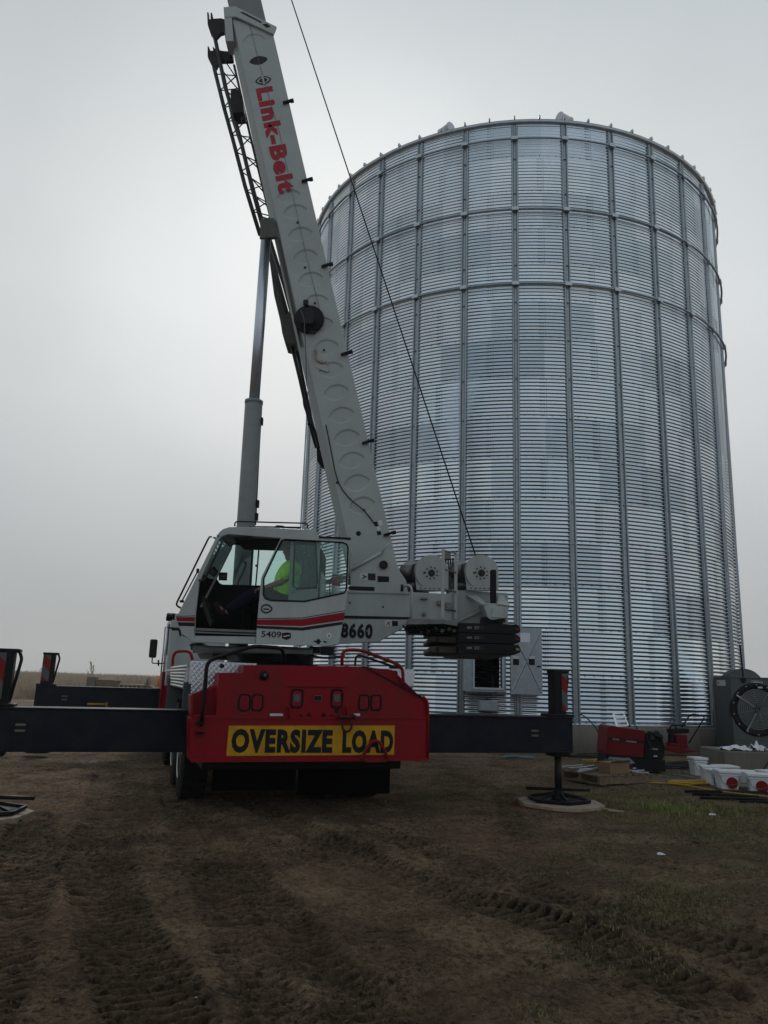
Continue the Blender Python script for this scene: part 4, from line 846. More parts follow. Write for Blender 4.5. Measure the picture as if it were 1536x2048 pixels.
for i, (rw, rh, m_) in enumerate(((.135, .085, 'dark'), (.105, .060, 'boom'), (.075, .045, 'dark'))):
    mb = MB(); pts = [BM_(s2 + rh * math.sin(a) * (1 - .3 * math.cos(a) ** 2), t2 + rw * math.cos(a), -.004 - i * .002) for a in [2 * PI * k / 24 for k in range(24)]]; mb.prism(pts, (0, .002, 0)); mb.build('emblem', M[m_], BO)
mb = MB(); mb.bar(BM_(s2 - .09, t2, -.011), BM_(s2 + .09, t2, -.011), .03, .004, (0, 1, 0)); mb.build('emblem', M['boom'], BO)
# lettering runs down the boom
sL0, tL0 = sb(512, 178); sL1, tL1 = sb(575, 384); wid = .285
text('lettering', 'Link-Belt', M['redtext'], BO, BM_(sL0, tL0 - .01, -.003), -bd_, bp, wid, sL0 - sL1, off=.056)
# black rope guides on the right edge
for px, py in ((577, 203), (615, 360), (655, 530), (694, 706), (737, 883), (780, 1067)):
    p = W(px, py, YB - .03); mb = MB(); mb.bar(p - bp * .085 + V(-.01, 0, -.012), p + bp * .085 + V(0, 0, .012), .035, .05, (0, 1, 0)); mb.bar(p + bp * .03, p + bp * .09, .045, .06, (0, 1, 0)); mb.build('hose_clip', M['black'], BO, .006)
# cable along the boom face
mb = MB(); cab = [(497, 40), (517, 121), (560, 270), (588, 400), (612, 510), (640, 622)]; mb.tube([V(W(x, y, YB).x, YB - .008, W(x, y, YB).z) for x, y in cab], .0035, 5); mb.build('cable', M['steel'], BO)
mb = MB(); mb.tube(chaikin([V(W(x, y, YB).x, YB - .015, W(x, y, YB).z) for x, y in [(652, 850), (662, 900), (674, 965), (700, 1000), (728, 1020), (752, 1052)]]), .008, 6); mb.build('cable', M['black'], BO)
for px, py in ((674, 965), (728, 1020), (648, 700), (630, 606), (595, 445), (610, 535)):
    mb = MB(); p = W(px, py, YB - .006); mb.box(p, (.03, .02, .03)); mb.build('cable_clamp', M['black'], BO, .004)
# cable reel
rp = W(618.5, 641, YB); rp.y = YB - .07
mb = MB(); mb.disc_stack(rp + V(0, .06, 0), (0, -1, 0), [(0, .225), (.015, .235), (.04, .235), (.05, .215), (.055, .12), (.09, .11), (.095, .0001)], 40); CRL = mb.build('cable_reel', M['black'], BO)
mb = MB(); mb.box(rp + V(-.02, -.04, .02), (.19, .03, .26)); mb.box(rp + V(-.06, -.01, .26), (.08, .04, .09)); mb.box(rp + V(.08, -.01, -.24), (.09, .04, .03)); mb.build('reel_cover', mat('matt_black', (.02, .02, .022), .7), CRL, .01)
mb = MB(); mb.tube(chaikin([rp + V(-.13, -.05, .12), rp + V(-.06, -.06, -.05), rp + V(-.05, -.05, -.25), rp + V(-.02, -.03, -.5), rp + V(.02, .03, -1.1)]), .008, 6); mb.build('reel_cable', M['grey'], CRL)
# roller chain guide
mb = MB(); 
gp = [W(x, y, YB - .02) for x, y in ((628, 700), (634, 706), (630, 716), (637, 724), (647, 727), (652, 722))]
mb.tube(chaikin(gp), .012, 6); GD = mb.build('roller_guide', M['matwood'], BO)
mb = MB()
for i in range(9):
    t_ = i / 8; a = R_(150 + 130 * t_); cgp = W(643, 708, YB - .03); p = cgp + V(.10 * math.cos(a), 0, .12 * math.sin(a)); mb.disc_stack(p, (0, -1, 0), [(0, .016), (.012, .016)], 8)
mb.build('roller', M['matwood'], GD)
mb = MB(); PP(mb, [(622, 702), (630, 699), (655, 735), (659, 741), (654, 744), (630, 735)], YB - .008, .006); mb.build('guide_plate', M['boom'], GD, .003)
for pts in ([(756, 1042), (763, 1040), (766, 1050), (759, 1052)], [(753, 1054), (759, 1053), (761, 1060), (755, 1061)]): bpoly('warning_decal', M['decalw'], pts)
for pts in ([(748, 1044), (754, 1043), (757, 1052), (751, 1053)], [(753, 1063), (761, 1062), (763, 1069), (755, 1071)]): bpoly('warning_text_block', M['black'], pts)
mb = MB(); mb.disc_stack(W(717, 1067, YB - .001), (0, -1, 0), [(0, .036), (.003, .036)], 20); mb.build('lifting_hole', M['black'], BO)
# hoist rope from the winch to the head
wt = V(wc.x - .12, 11.35, wc.z + .17); ht = BM_(sh + .2, .47, 0); ht.y = 11.35
p_lo, p_hi = W(953, 1117, 11.35), W(583, 0, 11.35); dr = (p_hi - p_lo).normalized()
kk = (ht.z - p_lo.z) / dr.z
mb = MB(); mb.tube([p_lo - dr * .12, p_lo + dr * kk], .0105, 6); mb.build('hoist_rope', M['hose'], CR)
# lift cylinder
mb = MB(); YL = 11.43; mb.tube([W(476, 1300, YL), W(507.5, 808, YL)], .142, 32, r1=.136); mb.disc_stack(W(507.5, 808, YL), (W(534, 470, YL) - W(507.5, 808, YL)), [(0, .142), (.05, .142), (.05, .095)], 32)
LC = mb.build('lift_cylinder', mat('cylinder_paint', (.17, .185, .18), .45, var=.08, dirt=.4, dcol=(.1, .1, .09)), CR)
mb = MB(); mb.cyl(W(508, 806, YL), W(533, 462, YL), .083, 28); mb.build('cylinder_rod', M['chrome'], LC)
mb = MB()
for y, x in ((843, 522), (1008, 514), (1034, 512)): mb.box(W(x, y, YL), (.06, .08, .11))
mb.tube([W(521, 845, YL), W(511, 1050, YL)], .012, 6); mb.build('cylinder_pipe', M['black'], LC)
mb = MB()
for y in (-.03, .50): PP(mb, [(521, 436), (548, 436), (556, 474), (519, 476)], YB + y, .05)
PP(mb, [(522, 436), (547, 436), (547, 445), (522, 445)], YB + .02, .5); PP(mb, [(556, 474), (548, 470), (570, 560), (600, 690), (590, 640)], YB + .0, .4)
mb.build('cylinder_bracket', M['steel'] if False else mat('bracket_paint', (.075, .075, .068), .5), BO, .008)
# jib stowed beside the boom
JY0, JY1 = 11.85, 12.3
JB = None
def chord(pts, Y, r, mb): mb.tube([W(x, y, Y) for x, y in pts], r, 8)
mb = MB()
oA = [(431, 75), (445, 200), (468, 300), (495, 395), (521, 462), (560, 560), (588, 650)]
oB = [(455, 150), (470, 240), (494, 330), (517, 400), (530, 440), (566, 560), (594, 655)]
iA = [(440, 130), (457, 210), (478, 295), (504, 385), (530, 470), (566, 570), (592, 660)]
oA2 = [(431, 78), (446, 170), (466, 260), (490, 345), (512, 430), (533, 480)]
chord([(430, 76), (450, 172), (480, 275), (504, 375), (530, 470)], JY0, .036, mb)
chord([(428, 135), (448, 215), (466, 280), (490, 372), (520, 470)], JY1, .036, mb)
chord([(447, 150), (466, 240), (486, 300), (510, 390), (524, 440)], JY1 + .1, .03, mb)
chord([(540, 480), (568, 570), (590, 650)], JY0, .034, mb); chord([(534, 478), (556, 560), (578, 640)], JY1, .034, mb)
chord([(468, 130), (482, 190), (500, 270), (528, 385), (545, 450)], JY0 + .1, .022, mb)
JB = mb.build('stowed_jib', M['steel'] if False else mat('jib_paint', (.04, .043, .041), .5, var=.1), CR)
def along(pl, t):
    t *= len(pl) - 1; i = min(int(t), len(pl) - 2); f = t - i; return (pl[i][0] + f * (pl[i + 1][0] - pl[i][0]), pl[i][1] + f * (pl[i + 1][1] - pl[i][1]))
c1_ = [(428, 135), (448, 215), (466, 280), (490, 372), (520, 470)]; c2_ = [(430, 76), (450, 172), (480, 275), (504, 375), (530, 470)]; c3_ = [(468, 130), (482, 190), (500, 270), (528, 385), (545, 450)]
for k in range(9):
    t0, t1, t2 = .04 + k * .105, .09 + k * .105, .145 + k * .105
    for a, b, Ya, Yb in ((along(c1_, t0), along(c3_, t1), JY1, JY0 + .1), (along(c3_, t1), along(c1_, t2), JY0 + .1, JY1), (along(c2_, t0 + .02), along(c3_, t1 + .03), JY0, JY0 + .1)):
        mb = MB(); mb.tube([W(*a, Ya), W(*b, Yb)], .011, 6); mb.build('lattice_brace', M['dark'], JB)
mb = MB(); PP(mb, [(414, 24), (415, 48), (421, 66), (430, 78), (441, 66), (448, 64), (449, 38), (442, 36), (426, 37), (424, 25), (421, 25), (421, 38), (417, 38), (417, 24)], 11.8, .08); PP(mb, [(446, 38), (455, 38), (458, 82), (451, 82)], 11.5, .5)
PP(mb, [(415, 92), (415, 112), (424, 130), (432, 136), (440, 122), (466, 121), (462, 103), (443, 101), (430, 97), (425, 92), (426, 101), (421, 101), (417, 92)], 11.9, .08)
mb.build('jib_lug', M['dark'], JB, .006)
mb = MB(); PP(mb, [(461, 180), (470, 177), (478, 180), (485, 192), (488, 224), (464, 226), (461, 210)], 11.65, .3); mb.disc_stack(W(486, 236, 11.6), (0, 1, 0), [(0, .045), (.1, .045)], 14); mb.build('jib_hanger', M['dark'], JB, .01)
mb = MB(); PP(mb, [(534, 484), (541, 484), (555, 560), (580, 640), (592, 690), (572, 684), (560, 640), (548, 590)], JY1, .08); PP(mb, [(560, 637), (573, 640), (590, 628), (596, 640), (604, 655), (600, 670), (592, 690), (570, 684), (564, 665)], 11.7, .45)
mb.prism([W(560, 644, 11.8), W(588, 610, 11.8), W(590, 642, 11.8), W(585, 648, 11.8)], (0, .2, 0))
mb.build('jib_pivot_bracket', mat('bracket_paint', (.07, .07, .063), .5), JB, .01)
mb = MB(); chord([(583, 690), (600, 760), (620, 850), (633, 895)], JY0, .028, mb); chord([(592, 690), (608, 770), (622, 840), (636, 895)], JY0 + .15, .03, mb); chord([(588, 690), (600, 740), (607, 775), (612, 790)], JY0 + .3, .014, mb)
mb.build('jib_tip', M['dark'], JB)
mb = MB(); mb.tube(chaikin([W(638, 895, 11.7), W(632, 870, 11.75), W(624, 850, 11.75), W(617, 848, 11.75)]), .03, 8); PP(mb, [(633, 888), (638, 892), (650, 936), (641, 932), (634, 920)], 11.72, .12); mb.tube([W(618, 848, 11.7) + V(.02 * math.cos(a), 0, .02 * math.sin(a)) for a in np.linspace(0, 2 * PI, 9)[:-1]], .01, 6, closed=True); mb.build('jib_sheave', M['black'], JB, .006)
mb = MB(); mb.tube(chaikin([W(606, 790, 11.7), W(606, 810, 11.7), W(614, 830, 11.7), W(622, 850, 11.7)], 3), .006, 6); mb.tube(chaikin([W(457, 245, 11.9), W(457, 262, 11.9), W(466, 280, 11.9)], 3), .006, 6); mb.build('jib_cable', M['black'], JB)
# --- crane cab
YC, YF = 10.0, 10.92
z4 = lambda x, y: (320 + x / 3.84, 1020 + y / 3.84)
def P4(mb, pts, Y, d): return PP(mb, [z4(*p) for p in pts], Y, d)
mb = MB()
P4(mb, [(122, 830), (430, 210), (452, 172), (482, 146), (530, 130), (700, 128), (1150, 148), (1195, 160), (1218, 195), (1225, 240), (905, 215), (600, 192), (520, 186), (470, 205), (440, 250), (300, 560), (272, 800), (265, 1015), (250, 1018), (165, 950)], YC, .05)
P4(mb, [(268, 965), (740, 972), (736, 1030), (258, 1018)], YC + .004, .05)
P4(mb, [(985, 620), (1235, 600), (1225, 1030), (740, 1030), (745, 975), (985, 970)], YC + .06, .05)
P4(mb, [(1003, 240), (1032, 240), (1022, 600), (1045, 640), (985, 640)], YC + .06, .05); P4(mb, [(1196, 240), (1232, 240), (1240, 640), (1206, 600)], YC + .06, .05)
# roof skin and back wall
rf = [(430, 210), (452, 172), (482, 146), (530, 130), (700, 128), (1150, 148), (1195, 160), (1218, 195)]
for a, b in zip(rf[:-1], rf[1:]):
    A_, B_ = W(*z4(*a), YC), W(*z4(*b), YC); mb.add([A_ + V(0, .05, 0), B_ + V(0, .05, 0), B_ + V(0, .92, 0), A_ + V(0, .92, 0), A_ + V(0, .05, -.03), B_ + V(0, .05, -.03), B_ + V(0, .92, -.03), A_ + V(0, .92, -.03)], [[0, 1, 2, 3], [7, 6, 5, 4], [0, 3, 7, 4], [1, 5, 6, 2]], False)
bk0, bk1 = W(*z4(1218, 200), YC), W(*z4(1225, 1030), YC); mb.box(((bk0.x + bk1.x) / 2, (YC + YF) / 2 + .08, (bk0.z + bk1.z) / 2 - .2), (.04, YF - YC - .1, abs(bk0.z - bk1.z) - .5))
CB = mb.build('crane_cab', M['white'], CR, .010, 2)
mb = MB()
# far side: lining with window opening; coordinates on the far plane
P4(mb, [(140, 830), (430, 260), (540, 215), (1230, 235), (1230, 285), (880, 280), (560, 264), (540, 266), (522, 285), (424, 490), (420, 505), (455, 560), (480, 572), (880, 582), (985, 586), (1230, 590), (1230, 1010), (280, 1000), (180, 930)], YF, .04)
P4(mb, [(1010, 284), (1230, 290), (1230, 600), (985, 592)], YF + .005, .03)
flo = W(*z4(300, 930), YC).z; x0_, x1_ = W(*z4(170, 930), YC).x, bk1.x
mb.box(((x0_ + x1_) / 2, (YC + YF) / 2 + .03, flo - .06), (x1_ - x0_ - .05, YF - YC - .1, .04)); 
p0, p1 = W(*z4(150, 830), YC), W(*z4(230, 900), YF)
mb.box((x0_ + .02, (YC + YF) / 2, flo + .15), (.04, YF - YC - .08, .44))
cz = W(*z4(700, 200), YC).z; mb.box(((bk0.x - .75 + bk0.x) / 2 - .2, (YC + YF) / 2, cz - .03), (1.1, YF - YC - .12, .03))
mb.box((bk1.x - .045, (YC + YF) / 2, flo + .55), (.03, YF - YC - .12, 1.15))
mb.build('cab_lining', M['interior'], CB, .004)
mb = MB(); P4(mb, [(560, 264), (540, 266), (522, 285), (424, 490), (420, 505), (455, 560), (480, 572), (985, 586), (1008, 284)], YF + .01, .006); mb.build('far_window', M['glass'], CB)
mb = MB(); 
for x0, x1 in ((712, 692), (762, 735)): mb.bar(W(*z4(x0, 274), YF - .01), W(*z4(x1, 582), YF - .01), .018, .02, (0, 1, 0))
mb.box(W(*z4(738, 428), YF - .03), (.02, .02, .03)); mb.build('window_divider', M['black'], CB)
mb = MB(); P4(mb, [(452, 478), (518, 480), (514, 542), (450, 540)], YF - .012, .004); ch_ = mb.build('load_chart', M['black'], CB)
mb = MB()
for y in (500, 512, 524): mb.bar(W(*z4(460, y), YF - .018), W(*z4(508, y + 1), YF - .018), .003, .002, (0, 1, 0))
mb.build('chart_lines', M['decalw'], CB)
# windscreen: slanted plane between near and far front pillars
wsA, wsB = W(*z4(128, 820), YC), W(*z4(440, 200), YC); 
mb = MB(); mb.add([wsA + V(.02, .05, .03), wsB + V(.02, .05, 0), wsB + V(.02, .88, 0), wsA + V(.02, .88, .03)], [[0, 1, 2, 3]]); mb.build('windscreen', M['glass'], CB)
mb = MB(); mb.bar(wsA + V(0, .9, 0), wsB + V(0, .9, 0), .05, .05); mb.bar(wsB + V(.01, 0, 0), wsB + V(.01, .9, 0), .04, .04); mb.bar(wsA + V(0, 0, 0), wsA + V(0, .9, 0), .05, .08); mb.build('windscreen_frame', M['white'], CB, .006)
mb = MB(); mb.prism([W(*z4(*p), YC) for p in ((122, 832), (165, 950), (250, 1018), (262, 1018), (262, 832))], (0, .9, 0)); 
# (cab nose skirt)
mb = MB(); pz = [W(*z4(*p), YC) for p in ((124, 832), (165, 950), (250, 1018))]
for a, b in zip(pz[:-1], pz[1:]): mb.add([a + V(0, .05, 0), b + V(0, .05, 0), b + V(0, .9, 0), a + V(0, .9, 0)], [[0, 1, 2, 3]])
mb.build('nose_skirt', M['white'], CB)
mb = MB(); P4(mb, [(262, 905), (745, 925), (744, 942), (262, 925)], YC - .012, .02); P4(mb, [(262, 932), (745, 952), (744, 962), (262, 944)], YC - .012, .02); mb.build('door_sill', M['steel'], CB, .002)
# door, slid back
DYc = YC - .06
mb = MB()
outer = [(935, 203), (960, 197), (1430, 226), (1452, 240), (1460, 262), (1450, 400), (1440, 640), (1422, 770), (1375, 1025), (1290, 1045), (735, 1030), (748, 830), (776, 530), (783, 505)]
inner = [(935, 232), (960, 226), (1400, 250), (1432, 262), (1444, 290), (1436, 500), (1430, 610), (1415, 636), (1110, 702), (850, 694), (810, 680), (794, 650), (797, 530), (802, 515)]
P4(mb, outer[:1] + outer[1:5] + inner[4:0:-1] + inner[0:1], DYc, .04)
P4(mb, [outer[0], inner[0], inner[13], inner[12], inner[11], inner[10], inner[9], inner[8], inner[7], inner[6], inner[5], inner[4], outer[4], outer[5], outer[6], outer[7], outer[8], outer[9], outer[10], outer[11], outer[12], outer[13]], DYc, .04)
DR = mb.build('sliding_door', M['white'], CB, .006)
mb = MB(); P4(mb, inner, DYc + .015, .006); mb.build('door_window', M['glass'], CB)
mb = MB(); mb.tube([W(*z4(*p), DYc - .002) for p in inner], .011, 8, closed=True); mb.build('window_seal', M['black'], CB)
mb = MB(); P4(mb, [(1220, 200), (1465, 212), (1465, 226), (1220, 214)], DYc - .01, .06); mb.build('door_track', M['black'], CB)
mb = MB(); P4(mb, [(1035, 240), (1195, 240), (1206, 575), (1190, 592), (1040, 605), (1024, 590)], YC + .075, .006); mb.build('quarter_window', M['glass'], CB)
mb = MB(); mb.tube([W(*z4(*p), YC + .055) for p in [(1035, 240), (1195, 240), (1208, 560), (1190, 590), (1050, 605), (1022, 585)]], .012, 8, closed=True); mb.build('window_seal', M['black'], CB)
def dq(name, m, pts, t=.003): mb = MB(); P4(mb, pts, DYc - t, .002); return mb.build(name, m, CB)
dq('black_pinstripe', M['decal'], [(748, 830), (1090, 826), (1424, 770), (1423, 775), (1090, 832), (747, 836)])
dq('red_stripe', M['red'], [(746, 842), (1090, 838), (1420, 785), (1412, 845), (1090, 892), (742, 882)])
dq('black_stripe', M['decal'], [(741, 888), (1092, 902), (1405, 857), (1400, 880), (1095, 926), (739, 908)])
def cq(name, m, pts, t=.003): mb = MB(); P4(mb, pts, YC - t, .002); return mb.build(name, m, CB)
cq('red_stripe', M['red'], [(124, 824), (270, 822), (268, 856), (130, 853)]); cq('black_pinstripe', M['decal'], [(126, 814), (272, 810), (272, 815), (124, 819)]); cq('black_stripe', M['decal'], [(134, 862), (268, 864), (267, 893), (146, 890)])
a, b = W(*z4(777, 975), DYc - .003), W(*z4(930, 975), DYc - .003)
text('unit_number', '5409', M['decal'], CB, a, V(1, 0, -.01), V(0, 0, 1), W(*z4(850, 928), DYc).z - W(*z4(850, 975), DYc).z, (b - a).x, off=.008)
dq('shield_badge', M['decal'], [(936, 945), (985, 940), (1006, 948), (1004, 985), (972, 998), (936, 985)]); dq('shield_badge', M['decalw'], [(948, 968), (996, 960), (996, 966), (948, 975)], .006)
mb = MB(); pc = W(*z4(816, 758), DYc - .004)
mb.tube([pc + V(.062 * math.cos(a_) * (1.15 if math.cos(a_) > .9 else 1), 0, .052 * math.sin(a_)) for a_ in np.linspace(0, 2 * PI, 25)[:-1]], .009, 6, closed=True); mb.box(pc + V(0, 0, -.005), (.07, .006, .016)); mb.build('door_handle', M['dark'], CB)
dq('round_badge', M['decalw'], [(1280, 950), (1300, 942), (1318, 955), (1318, 975), (1300, 990), (1280, 975)]); dq('round_badge', M['decal'], [(1290, 975), (1298, 952), (1306, 972)], .006)
dq('winged_emblem', M['decal'], [(1178, 1003), (1200, 1004), (1205, 992), (1228, 992), (1232, 1004), (1240, 1010), (1230, 1018), (1225, 1030), (1205, 1030), (1200, 1016), (1182, 1014)]); dq('winged_emblem', M['decal'], [(1250, 1010), (1262, 1004), (1272, 1008), (1284, 1012), (1278, 1020), (1262, 1018)])
# handrails and wiper, mirror on the windscreen
rail([W(*z4(395, 205), YC + .1), W(*z4(378, 206), YC), W(*z4(120, 730), YC), W(*z4(158, 752), YC + .1)], .012, M['black'], 'windscreen_guard', CB, .05)
rail([W(*z4(415, 212), YC + .1), W(*z4(480, 240), YC - .03), W(*z4(338, 545), YC - .03), W(*z4(300, 540), YC)], .014, M['dark'], 'grab_handle', CB, .05)
rail([W(*z4(574, 125), YC + .1), W(*z4(576, 88), YC + .1), W(*z4(1134, 102), YC + .1), W(*z4(1134, 140), YC + .1)], .010, M['dark'], 'roof_rail', CB, .05)
rail([W(*z4(574, 125), YC + .75), W(*z4(576, 88), YC + .75), W(*z4(1134, 102), YC + .75), W(*z4(1134, 140), YC + .75)], .010, M['dark'], 'roof_rail', CB, .05)
mb = MB(); mb.bar(W(*z4(290, 470), YC + .25), W(*z4(168, 700), YC + .25), .025, .012); mb.box(W(*z4(290, 468), YC + .25), (.03, .04, .06)); mb.box(W(*z4(168, 702), YC + .25), (.05, .04, .03)); mb.build('wiper', M['black'], CB)
mb = MB(); P4(mb, [(880, 125), (900, 116), (950, 120), (935, 128)], YC + .4, .1); P4(mb, [(680, 126), (1080, 133), (1080, 128), (690, 122)], YC + .3, .4); mb.build('roof_hatch', M['black'], CB)
mb = MB(); mb.disc_stack(W(*z4(95, 828), YC + .3), V(-1, -.1, .1), [(0, .035), (.02, .05), (.07, .05), (.075, .04)], 16); mb.build('cab_lamp', M['black'], CB)
mb = MB(); mb.tube(fillet([W(*z4(60, 900), YC + .3), W(*z4(150, 920), YC + .2), W(*z4(158, 970), YC + .2)], .03), .014, 8); mb.box(W(*z4(120, 915), YC + .25), (.09, .05, .04)); mb.build('mirror_bracket', M['black'], CB)
# seat, console, pedals
def ycap(pts, Y0, Y1, name, m, bev=.03): mb = MB(); P4(mb, pts, Y0, Y1 - Y0); return mb.build(name, m, CB, bev, 3)
ycap([(880, 720), (1090, 700), (1100, 780), (890, 800)], 10.22, 10.72, 'seat_cushion', M['interior']); ycap([(1085, 330), (1140, 330), (1165, 740), (1085, 740)], 10.25, 10.69, 'seat_backrest', M['interior']); ycap([(1050, 240), (1110, 235), (1120, 320), (1075, 320)], 10.34, 10.6, 'headrest', M['interior'])
ycap([(900, 800), (1080, 790), (1060, 925), (930, 925)], 10.3, 10.65, 'seat_base', M['interior'], .01)
ycap([(690, 640), (900, 660), (905, 700), (700, 720), (690, 900), (620, 900), (650, 700)], 10.75, 10.88, 'armrest_console', M['interior'], .02)
mb = MB(); mb.tube([W(*z4(735, 690), 10.28), W(*z4(742, 620), 10.28)], .012, 8); mb.disc_stack(W(*z4(742, 624), 10.28), (0, 0, 1), [(-.03, .018), (0, .026), (.03, .02)], 12); mb.build('joystick', M['black'], CB)
mb = MB(); P4(mb, [(318, 660), (336, 668), (400, 860), (385, 900), (335, 780)], 10.15, .25); mb.build('pedal', M['dark'], CB, .006)
# fire extinguisher behind cab glass
fx = W(672, 1178, 10.75)
FE = empty('fire_extinguisher', fx + V(0, 0, -.12), 'small red topped fire extinguisher seen through the cab door glass', 'extinguisher')
mb = MB(); mb.disc_stack(fx + V(0, 0, -.12), (0, 0, 1), [(0, .055), (.22, .055), (.27, .03)], 20); mb.build('bottle', M['decalw'], FE)
mb = MB(); mb.disc_stack(fx + V(0, 0, .04), (0, 0, 1), [(0, .057), (.07, .056), (.11, .032), (.13, .02)], 20); mb.build('red_top', M['red'], FE)
mb = MB(); mb.box(fx + V(-.02, 0, .19), (.09, .03, .02)); mb.tube(chaikin([fx + V(-.03, 0, .17), fx + V(-.09, 0, .14), fx + V(-.085, 0, -.08)]), .009, 6); mb.build('hose', M['black'], FE)

# ------------------------------------------------------------------ operator
def skin(name, verts, edges, m, parent, sub=2, root=0):
    off = base_of(parent); me = bpy.data.meshes.new(name); me.from_pydata([tuple(Vector(v[0]) - off) for v in verts], edges, [])
    o = bpy.data.objects.new(name, me); COL.objects.link(o); o.parent = parent
    s = o.modifiers.new('skin', 'SKIN'); s.use_smooth_shade = True
    for i, v in enumerate(verts):
        r = v[1]; me.skin_vertices[0].data[i].radius = (r, r) if isinstance(r, (int, float)) else r; me.skin_vertices[0].data[i].use_root = (i == root)
    b = o.modifiers.new('sub', 'SUBSURF'); b.levels = sub; b.render_levels = sub
    dg = bpy.context.evaluated_depsgraph_get(); bpy.context.view_layer.update(); me2 = bpy.data.meshes.new_from_object(o.evaluated_get(dg)); o.modifiers.clear(); o.data = me2; me2.name = name
    me2.materials.clear(); me2.materials.append(m)
    for p in me2.polygons: p.use_smooth = True
    return o
if not hasattr(bpy.types.Mesh, 'skin_vertices'): pass
def ensure_skin(me):
    bm = bmesh.new(); bm.from_mesh(me); bm.verts.layers.skin.verify(); bm.to_mesh(me); bm.free()
def skin(name, verts, edges, m, parent, sub=2, root=0):
    off = base_of(parent); me = bpy.data.meshes.new(name); me.from_pydata([tuple(Vector(v[0]) - off) for v in verts], edges, [])
    bm = bmesh.new(); bm.from_mesh(me); ly = bm.verts.layers.skin.verify(); bm.verts.ensure_lookup_table()
    for i, v in enumerate(verts):
        r = v[1]; bm.verts[i][ly].radius = (r, r) if isinstance(r, (int, float)) else r; bm.verts[i][ly].use_root = (i == root)
    bm.to_mesh(me); bm.free()
    o = bpy.data.objects.new(name, me); COL.objects.link(o)
    s = o.modifiers.new('skin', 'SKIN'); s.use_smooth_shade = True; b = o.modifiers.new('sub', 'SUBSURF'); b.levels = sub; b.render_levels = sub
    bpy.context.view_layer.update(); me2 = bpy.data.meshes.new_from_object(o.evaluated_get(bpy.context.evaluated_depsgraph_get())); o.modifiers.clear(); o.data = me2
    me2.materials.clear(); me2.materials.append(m); me2.polygons.foreach_set('use_smooth', [True] * len(me2.polygons)); o.parent = parent
    return o
ym = 10.47
pel = W(586, 1203, ym)
OP = empty('person', pel, 'operator in lime green shirt, jeans and dark cap seated in the crane cab, arms forward', 'person')
def A(px, py, dy=0): return W(px, py, ym + dy)
verts = [(pel, .13), (A(582, 1180), .15), (A(583, 1155), .15), (A(586, 1136), .12), (A(584, 1121), .06), (A(580, 1114), .058), (A(577, 1105), (.078, .082)), (A(577, 1095), (.075, .085)), (A(578, 1089), .05)]
ed = [(i, i + 1) for i in range(8)]
def chain(frm, pts):
    prev = frm
    for p in pts: verts.append(p); ed.append((prev, len(verts) - 1)); prev = len(verts) - 1
    return prev
chain(6, [(A(567.5, 1104.5), .018), (A(565.5, 1105.5), .010)])          # nose
chain(5, [(A(570, 1114.5), .028)])                                        # chin
for s_ in (-1, 1):
    sh_ = chain(3, [(A(592, 1131, s_ * .17), .062), (A(582, 1147, s_ * .22), .050), (A(566, 1163 if s_ < 0 else 1160, s_ * .22), .042)])
    wr = chain(sh_, [(A(545, 1170, s_ * .21), .040), (A(524, 1177, s_ * .19), .027), (A(518, 1179, s_ * .19), (.030, .018))])
    for j, (dy, l) in enumerate(((-.030, .9), (-.010, 1.), (.010, .95), (.028, .8))):
        b0 = A(515, 1180, s_ * .19 + dy); chain(wr, [(b0, .011), (b0 + V(-.030 * l, 0, -.006), .0095), (b0 + V(-.036 * l, 0, -.030 * l), .009), (b0 + V(-.016, 0, -.048 * l), .008)])
    b0 = A(518, 1182, s_ * .19 - s_ * .028); chain(wr, [(b0, .012), (b0 + V(-.022, 0, -.028), .010), (b0 + V(-.030, 0, -.045), .009)])
    hp = chain(0, [(A(582, 1206, s_ * .10), .095), (A(548, 1198, s_ * .12), .082), (A(514, 1189, s_ * .13), .062), (A(484, 1206, s_ * .13), .056), (A(454, 1224, s_ * .13), .042), (A(447, 1226, s_ * .13), .040), (A(436, 1212, s_ * .14), .034)])
skin('body', verts, ed, M['skin'], OP, 2)
# clothes
verts = [(pel + V(-.02, 0, .02), (.19, .19)), (A(573, 1182), (.24, .22)), (A(577, 1158), (.225, .215)), (A(585, 1138), .165), (A(586, 1124), .085)]; ed = [(0, 1), (1, 2), (2, 3), (3, 4)]
for s_ in (-1, 1): chain(3, [(A(591, 1133, s_ * .17), .10), (A(578, 1146, s_ * .22), .092), (A(560, 1157, s_ * .225), .085)])
skin('t_shirt', verts, ed, M['lime'], OP, 2)
verts = [(pel + V(0, 0, -.01), (.145, .14))]; ed = []
for s_ in (-1, 1): chain(0, [(A(582, 1206, s_ * .11), .11), (A(548, 1196, s_ * .125), .12), (A(510, 1187, s_ * .13), .098), (A(480, 1206, s_ * .13), .088), (A(452, 1224, s_ * .13), .07)])
skin('jeans', verts, ed, M['jeans'], OP, 2)
for s_ in (-1, 1):
    verts = [(A(454, 1223, s_ * .13), .062), (A(445, 1230, s_ * .13), .068), (A(437, 1221, s_ * .13), .060), (A(429, 1206, s_ * .14), .050)]; skin('boot', verts, [(0, 1), (1, 2), (2, 3)], M['boot'], OP, 2)
mb = MB(); hc = A(578, 1096)
mb.disc_stack(hc + V(0, 0, -.0), (0, 0, 1), [(0, .093), (.03, .09), (.06, .075), (.08, .045), (.085, .005)], 24); mb.prism([hc + V(-.06, -.06, .0), hc + V(-.15, -.045, -.008), hc + V(-.17, 0, -.01), hc + V(-.15, .045, -.008), hc + V(-.06, .06, .0)], (0, 0, .008)); mb.build('cap', M['cap'], OP)
